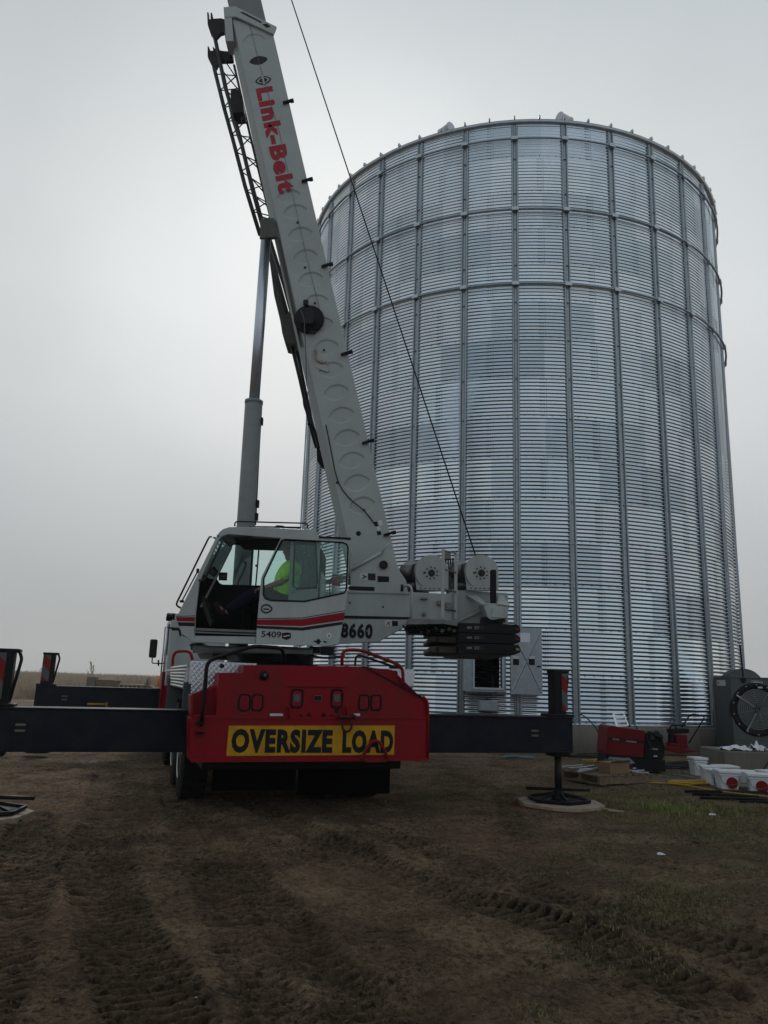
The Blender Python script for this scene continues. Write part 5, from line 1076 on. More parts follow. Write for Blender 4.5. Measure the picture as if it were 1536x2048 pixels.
for s_ in (-1, 1):
    mb = MB(); mb.disc_stack(hc + V(-.066, s_ * .032, -.034), (-1, 0, 0), [(0, .010), (.006, .009), (.010, .004)], 10); mb.build('eye', M['decalw'], OP)
    mb = MB(); mb.disc_stack(hc + V(.008, s_ * .074, -.05), (0, s_, 0), [(0, .024), (.012, .028), (.016, .02)], 12); mb.build('ear', M['skin'], OP)
mb = MB(); mb.disc_stack(hc + V(.015, 0, -.06), (0, 0, 1), [(0, .06), (.03, .080), (.07, .084)], 20); mb.build('hair', M['cap'], OP)

# ------------------------------------------------------------------ things round the bin foot
def gp_(px, py): p = G(px, py); p.z = zat(p.x, p.y); p = G(px, py, p.z); return p
# bin fan
FY = 19.4; F0 = W(1432, 1500, FY); FT = W(1480, 1357, FY).z
FN = empty('aeration_fan', (F0.x + .9, FY, 0), 'big grey aeration fan cabinet with round wire grille beside the bin', 'fan')
mb = MB(); xs0, xs1, xe = F0.x, W(1466, 1430, FY).x, F0.x + 2.15
fr_box(mb, xs1, xe, -.05, FT + .01, FY, FY + 1.0); fr_box(mb, xs1 - .01, xe + .01, FT + .012, FT + .04, FY - .015, FY + 1.02)
fr_box(mb, xs1 + .02, xe, .38, .40, FY - .012, FY + .1); fr_box(mb, xs1 - .012, xs1 + .03, 0, FT, FY - .014, FY + .05); fr_box(mb, xs1 - .012, xs1 + .03, 0, FT, FY + .95, FY + 1.012)
mb.build('cabinet', M['fan'], FN, .006)
mb = MB(); fc_ = W(1514, 1419, FY); fc_.y = FY + .3; mb.disc_stack(V(xs1 + .53, FY + .35, FT - .22), (0, 1, 0), [(0, .0001), (0, .47), (.5, .47), (.5, .0001)], 40); mb.build('scroll_housing', M['fan'], FN)
mb = MB(); fcx = V(fc_.x, FY, W(1514, 1419, FY).z); mb.disc_stack(fcx + V(0, 0, 0), (0, -1, 0), [(-.1, .64), (.02, .64), (.03, .62), (.03, .50), (-.05, .48)], 56); IN = mb.build('inlet_ring', M['black'], FN)
mb = MB()
for k in range(9): mb.tube([fcx + V(r_ * math.cos(a), -.06 - .05 * (1 - r_ / .48), r_ * math.sin(a)) for r_ in [.07 + .05 * k] for a in np.linspace(0, 2 * PI, 41)[:-1]], .0065, 5, closed=True)
for k in range(8): a = k * PI / 4 + .2; mb.tube([fcx + V(.02 * math.cos(a), -.115, .02 * math.sin(a)), fcx + V(.50 * math.cos(a), -.055, .50 * math.sin(a))], .006, 5)
mb.build('wire_grille', mat('grille_wire', (.20, .205, .2), .4, .5), FN)
mb = MB()
for a in (2.55, -2.1): mb.bar(fcx + V(.1 * math.cos(a), -.05, .1 * math.sin(a)), fcx + V(.6 * math.cos(a), -.04, .6 * math.sin(a)), .03, .02, (0, 1, 0))
mb.build('grille_bracket', M['galv'], FN)
for k in range(14): a = 2 * PI * k / 14 + .2; mb = MB(); mb.disc_stack(fcx + V(.595 * math.cos(a), -.03, .595 * math.sin(a)), (0, -1, 0), [(0, .014), (.01, .014)], 8); mb.build('ring_bolt', M['galv'], FN)
mb = MB()
for k in range(6):
    a = k * PI / 3; u1 = V(math.cos(a), 0, math.sin(a)); u2 = V(-math.sin(a), 0, math.cos(a)); mb.add([fcx + u1 * .06 + u2 * .03 + V(0, .02, 0), fcx + u1 * .42 + u2 * .10 + V(0, .0, 0), fcx + u1 * .42 - u2 * .12 + V(0, .08, 0), fcx + u1 * .06 - u2 * .04 + V(0, .05, 0)], [[0, 1, 2, 3]])
mb.disc_stack(fcx + V(0, .05, 0), (0, -1, 0), [(0, .1), (.08, .09), (.1, .03)], 20); mb.build('fan_blades', M['dark'], IN)
mb = MB(); wz = W(1444, 1366, FY + .6).z; mb.box(V(xs1 - .003, FY + .55, wz), (.004, .5, .14)); mb.build('warning_plate', M['decalw'], FN)
mb = MB(); p = W(1437, 1366, FY); 
for a in range(3): t_ = a * 2.09 + .4; mb.bar(V(xs1 - .007, FY + .7, wz), V(xs1 - .007, FY + .7 + .05 * math.cos(t_), wz + .05 * math.sin(t_)), .004, .02, (0, 0, 1))
mb.build('warning_symbol', M['decal'], FN)
mb = MB(); p = W(1513, 1364.5, FY); mb.tube([p + V(.145 * math.copysign(abs(math.cos(a)) ** .4, math.cos(a)), -.01, .03 * math.copysign(abs(math.sin(a)) ** .6, math.sin(a))) for a in np.linspace(0, 2 * PI, 25)[:-1]], .006, 5, closed=True); mb.box(p + V(0, -.006, 0), (.2, .006, .018)); mb.build('name_badge', M['alu'], FN)
mb = MB(); p = W(1519, 1375, FY); mb.box(V(p.x, FY - .034, p.z), (.11, .008, .04)); mb.build('rating_plate', M['decalw'], FN)
mb = MB(); mb.tube([W(1487, 1360, FY - .03), W(1484, 1330, FY + .2), W(1480, 1290, FY + .35)], .022, 8); PP(mb, [(1481, 1356), (1493, 1356), (1490, 1366), (1486, 1366)], FY - .03, .06); mb.build('power_conduit', M['black'], FN)
mb = MB(); mb.bar(V(xe - .7, FY + 1.0, .6), V(xe - .9, 21.8, .7), .8, .8); mb.build('transition_duct', M['galv'], FN)
# concrete block
p = gp_(1450, 1548); BX, BYY = p.x, p.y; bz = W(1490, 1503, BYY).z
mb = MB(); fr_box(mb, BX, BX + 2.3, -.1, bz, BYY, BYY + 1.1); CBK = mb.build('concrete_block', M['conc'], None, .02); recenter(CBK, (BX + 1.1, BYY + .5, 0)); tag(CBK, 'long low weathered concrete block with rags on top, at the right edge', 'block')
for i, x in enumerate((.95, 1.4)):
    mb = MB(); mb.tube(chaikin([V(BX + x, BYY - .02, bz + .02), V(BX + x - .15, BYY - .05, .25), V(BX + x - .4, BYY - .15, .02), V(BX + x - .8, BYY - .3, .015)], 3), .012, 6); o = mb.build('extension_lead', M['hose']); recenter(o, (BX + x, BYY, 0)); tag(o, ('black cord hanging down the concrete block, nearer the buckets', 'black cord hanging down the concrete block, nearest the right edge')[i], 'cord', 'cords over the block')
# crumpled rags
def rag(c_, sx, sy, hz, seed, m, name, lab, cat, group=None, rot=0):
    n = 22; r = np.random.default_rng(seed); u, v = np.meshgrid(np.linspace(-1, 1, n), np.linspace(-1, 1, n)); z = np.abs(fbm(u * 1.6 + seed, v * 1.6, seed, 2, .4) - .45) * 2.4 * hz * (1 - .5 * (u ** 2 + v ** 2) / 2)
    e = 1 + .25 * (fbm(u * 3, v * 3 + seed, seed + 3, 2) - .5); X = u * sx * e; Y_ = v * sy * e; ca, sa = math.cos(rot), math.sin(rot)
    vs = [(c_.x + X[i, j] * ca - Y_[i, j] * sa, c_.y + X[i, j] * sa + Y_[i, j] * ca, c_.z + .01 + z[i, j]) for i in range(n) for j in range(n)]
    mb = MB(); mb.add(vs, [[i * n + j, i * n + j + 1, (i + 1) * n + j + 1, (i + 1) * n + j] for i in range(n - 1) for j in range(n - 1)], True)
    o = mb.build(name, m); sol = o.modifiers.new('s', 'SOLIDIFY'); sol.thickness = .006; recenter(o, c_); tag(o, lab, cat, group); return o
rag(V(BX + .30, BYY + .22, bz), .26, .16, .13, 3, M['plast'], 'rag', 'larger heap of crumpled white rags at the left end of the concrete block', 'rag', 'rags on the block')
rag(V(BX + .72, BYY + .2, bz), .16, .16, .18, 9, M['plast'], 'rag', 'peaked white rag beside the red tools on the concrete block', 'rag', 'rags on the block', .5)
mb = MB(); q = V(BX + 1.15, BYY + .2, bz); mb.box(q + V(.1, 0, .045), (.5, .13, .085)); mb.disc_stack(q + V(-.1, 0, .05), (1, 0, 0), [(-.08, .035), (0, .05), (.1, .05)], 12)
IM = mb.build('power_tool', M['red2'], None, .015); recenter(IM, q); tag(IM, 'red corded power tool lying on the concrete block', 'tool')
mb = MB(); mb.box(q + V(0, .02, .12), (.14, .09, .09)); o = mb.build('tool_battery', M['black'], IM, .01)
# welder generator
WY = 14.6
WG = empty('welding_generator', W(1270, 1540, WY), 'dark red engine driven welder on a black skid near the bin foot', 'generator')
zz = lambda x, y: (1150 + x / 3.98, 1360 + y / 3.98)
def PZ(mb, pts, Y, d): return PP(mb, [zz(*p) for p in pts], Y, d)
mb = MB(); PZ(mb, [(262, 380), (275, 364), (550, 402), (562, 412), (545, 622), (248, 594), (246, 560)], WY, .62); WB = mb.build('housing', M['red2'], WG, .012, 3)
mb = MB(); PZ(mb, [(262, 455), (552, 482), (550, 506), (260, 476)], WY - .004, .003); mb.build('black_band', M['decal'], WB)
a, b = W(*zz(410, 491), WY - .005), W(*zz(488, 499), WY - .005); text('lettering', 'RANGER 8', M['decalw'], WB, a, b - a, V(0, 0, 1), .022, (b - a).length, off=.01)
a, b = W(*zz(303, 474), WY - .005), W(*zz(350, 479), WY - .005); text('lettering', 'Lincoln', M['decalw'], WB, a, b - a, V(0, 0, 1), .024, (b - a).length, off=.01)
mb = MB(); PZ(mb, [(250, 596), (720, 640), (722, 730), (540, 722), (245, 690)], WY + .02, .58); mb.build('skid_base', M['black'], WG, .01)
mb = MB(); PZ(mb, [(562, 420), (690, 432), (716, 520), (716, 600), (700, 638), (545, 625)], WY + .03, .5); EN = mb.build('engine', M['black'], WG, .02)
mb = MB()
for x, y, rr in ((610, 460, .05), (650, 430, .06), (680, 450, .045), (600, 420, .03)): mb.disc_stack(W(*zz(x, y), WY), (0, -1, 0), [(-.1, rr), (.03, rr), (.04, rr * .7)], 16)
mb.tube(chaikin([W(*zz(580, 420), WY), W(*zz(620, 415), WY - .02), W(*zz(670, 435), WY), W(*zz(700, 500), WY)]), .014, 8); mb.tube(chaikin([W(*zz(570, 440), WY), W(*zz(590, 520), WY - .03), W(*zz(640, 600), WY)]), .012, 8)
mb.build('engine_fittings', M['dark'], EN)
a, b = W(*zz(600, 553), WY + .028), W(*zz(662, 556), WY + .028); text('lettering', 'KOHLER', M['decalw'], EN, a, b - a, V(0, 0, 1), .022, (b - a).length, off=.02)
quad('label', M['decalw'], EN, [zz(626, 610), zz(626, 598), zz(654, 600), zz(654, 612)], WY + .028)
mb = MB(); mb.tube([W(*zz(492, 392), WY + .3), W(*zz(492, 364), WY + .3)], .012, 8); mb.tube([W(*zz(430, 372), WY + .3), W(*zz(430, 358), WY + .3)], .03, 10); mb.build('exhaust_pipe', M['dark'], WG)
# bright slatted rack standing on it
wr0 = W(*zz(330, 366), WY + .2)
RK = MB(); c4 = [W(*zz(*p), WY + .2 + k) for p, k in (((330, 368), 0), ((424, 362), 0), ((386, 264), .12), ((302, 268), .12))]
for i in range(4): RK.bar(c4[i], c4[(i + 1) % 4], .02, .02, (0, 1, 0))
for t_ in (.35, .68): RK.bar(c4[0].lerp(c4[3], t_), c4[1].lerp(c4[2], t_), .035, .015, (0, 1, 0))
for x0, x1 in ((c4[0], c4[3]),): RK.bar(x0 + V(.02, .01, 0), x1 + V(.02, .01, 0), .02, .02, (0, 1, 0))
o = RK.build('slatted_rack', mat('alu_glare_white', (.85, .88, .92), .3, 0, var=.05), None); recenter(o, wr0); tag(o, 'small shiny slatted metal rack propped on top of the red welder', 'rack')  # bright reflection of the aluminium is put into a white base colour
# plate compactor
CY = 19.0
PC = empty('plate_compactor', W(1365, 1503, CY), 'red plate compactor with black looped handle against the concrete ring', 'compactor')
mb = MB(); PZ(mb, [(720, 540), (740, 530), (960, 560), (955, 572), (840, 590), (730, 560)], CY - .25, .5); mb.build('base_plate', M['red2'], PC, .01)
mb = MB(); PZ(mb, [(755, 500), (900, 512), (905, 545), (760, 545)], CY - .1, .3); PZ(mb, [(800, 440), (895, 440), (898, 520), (815, 520)], CY - .08, .3); mb.build('engine', M['red2'], PC, .02)
mb = MB(); PZ(mb, [(765, 392), (910, 388), (912, 425), (770, 430)], CY - .1, .32); PZ(mb, [(760, 430), (795, 430), (795, 505), (760, 500)], CY - .06, .2); mb.build('fuel_tank', M['black'], PC, .02)
mb = MB()
for y in (-.15, .25): mb.tube(fillet([W(*zz(758, 500), CY + y), W(*zz(758, 362), CY + y), W(*zz(800, 362), CY + y), W(*zz(805, 400), CY + y)], .06), .018, 8)
mb.tube([W(*zz(775, 360), CY - .15), W(*zz(880, 362), CY + .1)], .018, 8); mb.build('roll_cage', M['black'], PC)
mb = MB(); mb.tube(fillet([W(*zz(905, 505), CY - .15), W(*zz(1030, 300), CY - .2), W(*zz(1022, 285), CY - .2), W(*zz(935, 270), CY + .2), W(*zz(905, 290), CY + .25), W(*zz(850, 375), CY + .2)], .06), .016, 8); mb.build('handle', M['black'], PC)
# buckets
def bucket(px, by, wpx, hpx, rot, lab, dot=False, lbl=False):
    b = gp_(px, by); s = wpx * b.y / 1540 * .93; h = hpx * b.y / 1540 * 1.12
    r = empty('bucket', b, lab, 'bucket', 'white square buckets on the gravel'); ca, sa = math.cos(rot), math.sin(rot); X, Y_ = V(ca, sa, 0), V(-sa, ca, 0)
    def sq(w_, z): return [b + X * (i * w_ / 2) + Y_ * (j * w_ / 2) + V(0, 0, z) for i, j in ((-1, -1), (1, -1), (1, 1), (-1, 1))]
    mb = MB(); lo, hi = sq(s * .80, -.005), sq(s * .93, h * .86); mb.add(lo + hi, [[3, 2, 1, 0], [4, 5, 6, 7], [0, 1, 5, 4], [1, 2, 6, 5], [2, 3, 7, 6], [3, 0, 4, 7]]); mb.build('tub', M['plast'], r, .03, 3)
    mb = MB(); lo, hi = sq(s, h * .86), sq(s, h); mb.add(lo + hi, [[3, 2, 1, 0], [4, 5, 6, 7], [0, 1, 5, 4], [1, 2, 6, 5], [2, 3, 7, 6], [3, 0, 4, 7]]); l2 = sq(s * .97, h * .74); l3 = sq(s * .97, h * .79); mb.add(l2 + l3, [[3, 2, 1, 0], [4, 5, 6, 7], [0, 1, 5, 4], [1, 2, 6, 5], [2, 3, 7, 6], [3, 0, 4, 7]]); mb.build('lid', M['plast'], r, .012, 3)
    mb = MB(); f_ = -Y_; fcn = b + f_ * (s * .475); mb.tube(chaikin([fcn + X * (s * .47) + V(0, 0, h * .76), fcn + X * (s * .3) + V(0, 0, h * .3) + f_ * .015, fcn - X * (s * .3) + V(0, 0, h * .25) + f_ * .015, fcn - X * (s * .47) + V(0, 0, h * .76)], 3), .004, 5); mb.build('wire_handle', M['steel'], r)
    if dot:
        mb = MB(); mb.disc_stack(b + f_ * (s * .455) + V(0, 0, h * .38) + X * (s * .08), f_, [(0, h * .30), (.006, h * .30)], 28); mb.build('red_spot', M['reddot'], r)
    if lbl:
        mb = MB(); mb.box(b + f_ * (s * .455) + V(0, 0, h * .38) - X * (s * .1), (s * .4, .006, h * .5), (X, Y_, V(0, 0, 1))); mb.build('label', M['dark'], r)
    return r
bucket(1397, 1552, 31, 31, .1, 'white square bucket standing alone furthest left, beside the black cables')
bucket(1420, 1562, 36, 25, -.15, 'white square bucket partly hidden behind the one with dark label')
bucket(1452, 1560, 42, 24, .05, 'white square bucket behind the red spot one, nearest the concrete block')
bucket(1431, 1571, 34, 27, .1, 'white square bucket with dark printed label on its front', lbl=True)
bucket(1455, 1578, 44, 31, -.1, 'white square bucket with big red spot at the front of the left cluster', dot=True)
bucket(1490, 1574, 42, 27, -.35, 'plain white square bucket between the two with red spots')
bucket(1518, 1586, 46, 32, -.3, 'white square bucket with red spot nearest the right edge', dot=True)
bucket(1541, 1574, 40, 27, .2, 'white square bucket cut off by the right edge')
# pallet with its load
pc_ = gp_(1212, 1564); pc_.z += .03; pr_ = R_(28); PX, PYv = V(math.cos(pr_), math.sin(pr_), 0), V(-math.sin(pr_), math.cos(pr_), 0); UZ = V(0, 0, 1)
PA = empty('pallet', pc_, 'weathered wooden pallet on the ground between the mat and the welder', 'pallet')
for i in range(3): mb = MB(); mb.box(pc_ + PYv * (-.42 + .42 * i) + V(0, 0, .055), (1.12, .06, .11), (PX, PYv, UZ)); mb.build('stringer', M['wood'], PA, .004)
for i in range(8): mb = MB(); mb.box(pc_ + PX * (-.52 + i * .148) + V(0, 0, .124), (.09 + .02 * (i % 2), .92, .024), (PX, PYv, UZ)); mb.build('top_board', M['wood'], PA, .003)
for i in range(3): mb = MB(); mb.box(pc_ + PX * (-.5 + i * .5) + V(0, 0, -.0), (.10, .92, .018), (PX, PYv, UZ)); mb.build('bottom_board', M['wood'], PA, .003)
tp = pc_ + V(0, 0, .138)
cbx = tp + PX * -.02 + PYv * -.20
mb = MB(); mb.box(cbx + V(0, 0, .085), (.42, .28, .17), (PX, PYv, UZ)); CX_ = mb.build('cardboard_box', M['card'], None, .004); recenter(CX_, cbx); tag(CX_, 'open brown cardboard box with loose flaps on the pallet', 'box')
mb = MB(); 
for a_, b_, u_ in ((V(0, 0, 0), PX, PYv), ): 
    mb.prism([cbx + PX * .21 + PYv * -.14 + V(0, 0, .17), cbx + PX * .21 + PYv * .14 + V(0, 0, .17), cbx + PX * .30 + PYv * .13 + V(0, 0, .06), cbx + PX * .30 + PYv * -.13 + V(0, 0, .05)], PX * .004)
    mb.prism([cbx - PX * .21 + PYv * -.14 + V(0, 0, .17), cbx + PX * .2 + PYv * -.14 + V(0, 0, .17), cbx + PX * .18 + PYv * -.2 + V(0, 0, .21), cbx - PX * .2 + PYv * -.19 + V(0, 0, .20)], PYv * .004)
mb.build('flap', M['card'], CX_)
gb = tp + PX * .34 + PYv * .12
mb = MB(); g1 = (PX + PYv * .5).normalized(); g2 = (PYv - PX * .5).normalized(); mb.prism([gb - g1 * .2 - g2 * .13, gb + g1 * .2 - g2 * .13, gb + g1 * .2 - g2 * .13 + V(0, 0, .15), gb + g1 * .06 - g2 * .13 + V(0, 0, .20), gb - g1 * .07 - g2 * .13 + V(0, 0, .15), gb - g1 * .2 - g2 * .13 + V(0, 0, .18)], g2 * .25); mb.prism([gb - PX * .19 - PYv * .13 + V(0, 0, .2), gb + PX * .19 - PYv * .13 + V(0, 0, .2), gb + PX * .23 - PYv * .22 + V(0, 0, .12), gb - PX * .25 - PYv * .22 + V(0, 0, .10)], V(0, 0, .006)); o = mb.build('plastic_crate', M['grey'], None, .01); recenter(o, gb); tag(o, 'dull grey crate behind the cardboard box on the pallet', 'crate')
for i in range(5):
    jt = (.06, -.05, .09, -.02, .12)[i]; q = tp + PX * (-.28 + .04 * i) + PYv * (-.10 + .13 * i); mb = MB(); mb.bar(q - PX * (.36 + jt) + V(0, 0, .02 + .012 * (i % 3)), q + PX * .16 + PYv * jt * 1.5 + V(0, 0, .03 + .025 * (i % 2)), .035, .028); o = mb.build('metal_channel', M['alu'], None, .003); recenter(o, q); tag(o, ['bright metal channel on the pallet, nearest the cardboard box', 'second bright metal channel on the pallet from the cardboard box', 'middle one of five bright metal channels on the pallet', 'bright metal channel on the pallet, next to the farthest one', 'bright metal channel at the far edge of the pallet'][i], 'metal strip', 'metal channels on the pallet')
for i in range(4):
    q = tp + PX * (.36 + .02 * i) + PYv * (-.40 + .09 * i); mb = MB(); mb.bar(q - PX * .12 + V(0, 0, .02), q + PX * (.10 + .03 * i) - PYv * (.08 - .05 * i) + V(0, 0, .022 + .02 * (i % 2)), .035, .02); o = mb.build('metal_plate', M['galv'], None, .003); recenter(o, q); tag(o, ['dull metal plate on the pallet edge nearest the camera', 'second dull metal plate on the pallet from the camera', 'third dull metal plate on the pallet from the camera', 'dull metal plate on the pallet touching the grey crate'][i], 'metal strip', 'metal plates on the pallet')
# ropes, hoses
def tangle(name, m, cpx, n, sx, sy, r, lab, cat, seed, turns=6):
    rr = random.Random(seed); c_ = gp_(*cpx); pts = []
    for k in range(n):
        a = k * 2 * PI * turns / n; pts.append(V(c_.x + sx * (math.cos(a) * (.6 + .4 * rr.random())) + rr.uniform(-.05, .05), c_.y + sy * math.sin(a * 1.07) * (.5 + .5 * rr.random()), c_.z + r + .045 * rr.random()))
    mb = MB(); mb.tube(chaikin(pts, 2), r, 6); o = mb.build(name, m); recenter(o, c_); return tag(o, lab, cat)
tangle('rope_coil', M['yellow'], (1385, 1570), 60, .50, .34, .013, 'tangled heap of yellow rope between the pallet and the buckets', 'rope', 1, 7)
p1, p2 = gp_(1340, 1566), gp_(1535, 1602)
mb = MB(); mb.tube(chaikin([gp_(1300, 1568) + V(0, 0, .02), gp_(1360, 1572) + V(0, 0, .03), gp_(1430, 1586) + V(0, 0, .03), gp_(1536, 1598) + V(0, 0, .03)], 3), .013, 6); o = mb.build('rope', M['yellow']); recenter(o, gp_(1400, 1580)); tag(o, 'long strand of yellow rope running right past the black pipes', 'rope')
tangle('rope_coil', M['yellow'], (1183, 1524), 24, .28, .25, .010, 'small loose tangle of yellow cord left of the welder', 'rope', 5, 3)
tangle('hose_coil', M['bluehose'], (1035, 1517), 26, .40, .22, .012, 'flat coil of blue hose under the right hand outrigger beam', 'hose', 8, 3)
tangle('power_cable', M['hose'], (1375, 1534), 60, 1.0, .9, .014, 'black cables strewn on the ground right of the welder', 'cable', 12, 5)
tangle('power_cable', M['hose'], (1190, 1514), 40, .8, .6, .012, 'black cables strewn on the ground left of the welder', 'cable', 14, 4)
mb = MB(); mb.tube(chaikin([W(1160, 1428, 19.3), W(1172, 1434, 18.5), W(1195, 1458, 17.5), W(1202, 1480, 16.5), gp_(1200, 1515) + V(0, 0, .02), gp_(1215, 1530) + V(0, 0, .02)], 3), .014, 6); o = mb.build('power_cable', M['hose']); recenter(o, gp_(1200, 1515)); tag(o, 'single black cable sagging from the bin wall down to the welder', 'cable')
mb = MB(); mb.tube(chaikin([gp_(1310, 1545) + V(0, 0, .015), gp_(1360, 1553) + V(0, 0, .015), gp_(1400, 1560) + V(0, 0, .015), gp_(1430, 1566) + V(0, 0, .015)], 3), .013, 6); o = mb.build('hose', M['bluehose']); recenter(o, gp_(1370, 1554)); tag(o, 'dull blue hose lying in front of the lone left bucket', 'hose')
for i, (x0, y0, x1, y1) in enumerate(((1370, 1587, 1536, 1590), (1385, 1592, 1560, 1601), (1400, 1600, 1600, 1607), (1480, 1608, 1620, 1612))):
    a, b = gp_(x0, y0), gp_(x1, y1); mb = MB(); mb.tube([a + V(0, 0, .03), (a + b) / 2 + V(0, 0, .04), b + V(0, 0, .03)], .021, 8); o = mb.build('pipe', M['black']); recenter(o, (a + b) / 2)
    tag(o, ['black pipe nearest the buckets, uppermost of the four', 'second black pipe from the buckets', 'third black pipe from the buckets, crossed by yellow rope', 'short black pipe nearest the grass at the right edge'][i], 'pipe', 'black pipes on the ground')
# litter
for i, (px, py, s_, lab) in enumerate(((1322, 1712, .035, 'tiny curled white scrap lying on the grass right of the mat'), (1300, 1540, .09, 'white scrap of plastic beside the welder skid'), (1425, 1632, .04, 'pale leaf like scrap on the grass below the buckets'))):
    c_ = gp_(px, py) + V(0, 0, .005); rag(c_, s_, s_ * .5, s_ * .5, 20 + i, M['plast'], 'litter', lab, 'litter')

# ------------------------------------------------------------------ far left: things in the field
FD = 40.0
def fbox(x0, x1, ytop, name, m, lab, cat, d=.9, zb=-.1, Y=FD):
    a, b = W(x0, ytop, Y), W(x1, ytop, Y); mb = MB(); fr_box(mb, a.x, b.x, zb, (a.z + b.z) / 2, Y, Y + d); o = mb.build(name, m, None, .01); recenter(o, ((a.x + b.x) / 2, Y + d / 2, 0)); tag(o, lab, cat); return o
fbox(174, 191, 1354, 'concrete_post', M['conc'], 'squat grey concrete post standing at the edge of the dry field', 'post', .45)
a, b = W(192, 1362, FD), W(228, 1362, FD)
CT = empty('wooden_crate', (.5 * (a.x + b.x), FD + .5, 0), 'brown wooden crate beside the grey post at the field edge', 'crate')
zt1 = W(210, 1362, FD).z
mb = MB(); n = 6
for k in range(n): z0 = -.05 + k * (zt1 + .05) / n; fr_box(mb, a.x, b.x, z0 + .01, z0 + (zt1 + .05) / n, FD, FD + .03); fr_box(mb, a.x, b.x, z0 + .01, z0 + (zt1 + .05) / n, FD + 1.0, FD + 1.03)
fr_box(mb, a.x, a.x + .03, 0, zt1 - .01, FD + .03, FD + 1.0); fr_box(mb, b.x - .03, b.x, 0, zt1 - .01, FD + .03, FD + 1.0); mb.build('side_boards', M['wood'], CT)
mb = MB(); fr_box(mb, a.x - .02, b.x + .03, zt1 + .002, zt1 + .03, FD - .02, FD + 1.05); mb.prism([V(a.x, FD, zt1 + .03), V(b.x, FD, zt1 + .03), V(b.x - .3, FD + 1.2, zt1 + .28), V(a.x + .3, FD + 1.2, zt1 + .22)], V(0, 0, .03)); mb.build('lid', M['wood'], CT)
# stacked timber frame with gaps
a, b = W(237, 1368, FD), W(292, 1370, FD); zt2_ = a.z
TS = empty('timber_stack', (.5 * (a.x + b.x), FD + .5, 0), 'pale stack of notched timbers right of the wooden crate, seen over the outrigger beam', 'timber')
mb = MB(); fr_box(mb, a.x, b.x, 0, zt2_ - .22, FD, FD + 1); mb.build('lower_timbers', M['matwood'], TS)
mb = MB(); fr_box(mb, a.x, b.x, zt2_ - .06, zt2_, FD - .02, FD + 1)
for k in range(7): x = a.x + k * (b.x - a.x - .08) / 6; fr_box(mb, x, x + .09, zt2_ - .22, zt2_ - .062, FD, FD + 1)
mb.build('upper_timbers', M['matwood'], TS)
mb = MB(); q = W(294, 1374, FD); mb.prism([q + V(-.35, 0, -1), q + V(.5, 0, -1), q + V(.45, 0, -.1), q + V(.1, 0, .1), q + V(-.02, 0, .5), q + V(-.1, 0, .15), q + V(-.3, 0, 0)], (0, .5, 0)); o = mb.build('broken_stump', M['wood'], None, .02); recenter(o, q + V(0, 0, -q.z)); tag(o, 'jagged broken timber sticking up right of the timber stack', 'timber')
mb = MB(); mb.cyl(W(317, 1372, 30), W(317, 1352, 30), .05, 10); mb.cyl(V(W(317, 1372, 30).x, 30, 0), W(317, 1364, 30), .03, 8); o = mb.build('marker_post', M['amber']); recenter(o, V(W(317, 1372, 30).x, 30, 0)); tag(o, 'small amber topped marker beside the truck cab', 'marker')
# weed stalks
def weed(px, base_py, top_py, Y, lab, k=14, seed=0):
    rr = random.Random(seed); b = W(px, base_py, Y); t = W(px + 3, top_py, Y); b0 = V(b.x, Y, 0); mb = MB(); mb.tube([b0, b0.lerp(t, .5) + V(.03, 0, 0), t], .018, 5, r1=.006)
    for i in range(k):
        s = .35 + .6 * i / k; p = b0.lerp(t, s); l = (1 - s) * .5 + .10; a = rr.uniform(0, 2 * PI); q = p + V(math.cos(a) * l * .6, math.sin(a) * l * .6, l); mb.tube([p, q], .010, 4, r1=.003)
        for j in range(5): c_ = p.lerp(q, .4 + .15 * j) + V(rr.uniform(-.04, .04), 0, 0); mb.box(c_, (.03, .02, .05))
    o = mb.build('tall_weed', M['straw'], None); recenter(o, b0); tag(o, lab, 'weed', 'dry weeds in the field'); return o
M['straw'] = mat('dry_straw', (.34, .275, .20), .9, var=.3, scale=1.5)
weed(91, 1345, 1312, 55, 'tallest thin dry weed stalk, between the two striped jack posts', 10, 1); weed(80, 1345, 1334, 52, 'short dry weed left of the tallest stalk', 6, 2); weed(102, 1345, 1332, 52, 'short dry weed just left of the farther striped jack post', 6, 3); weed(181, 1356, 1322, 41.5, 'branched dry weed rising behind the grey concrete post', 16, 4)
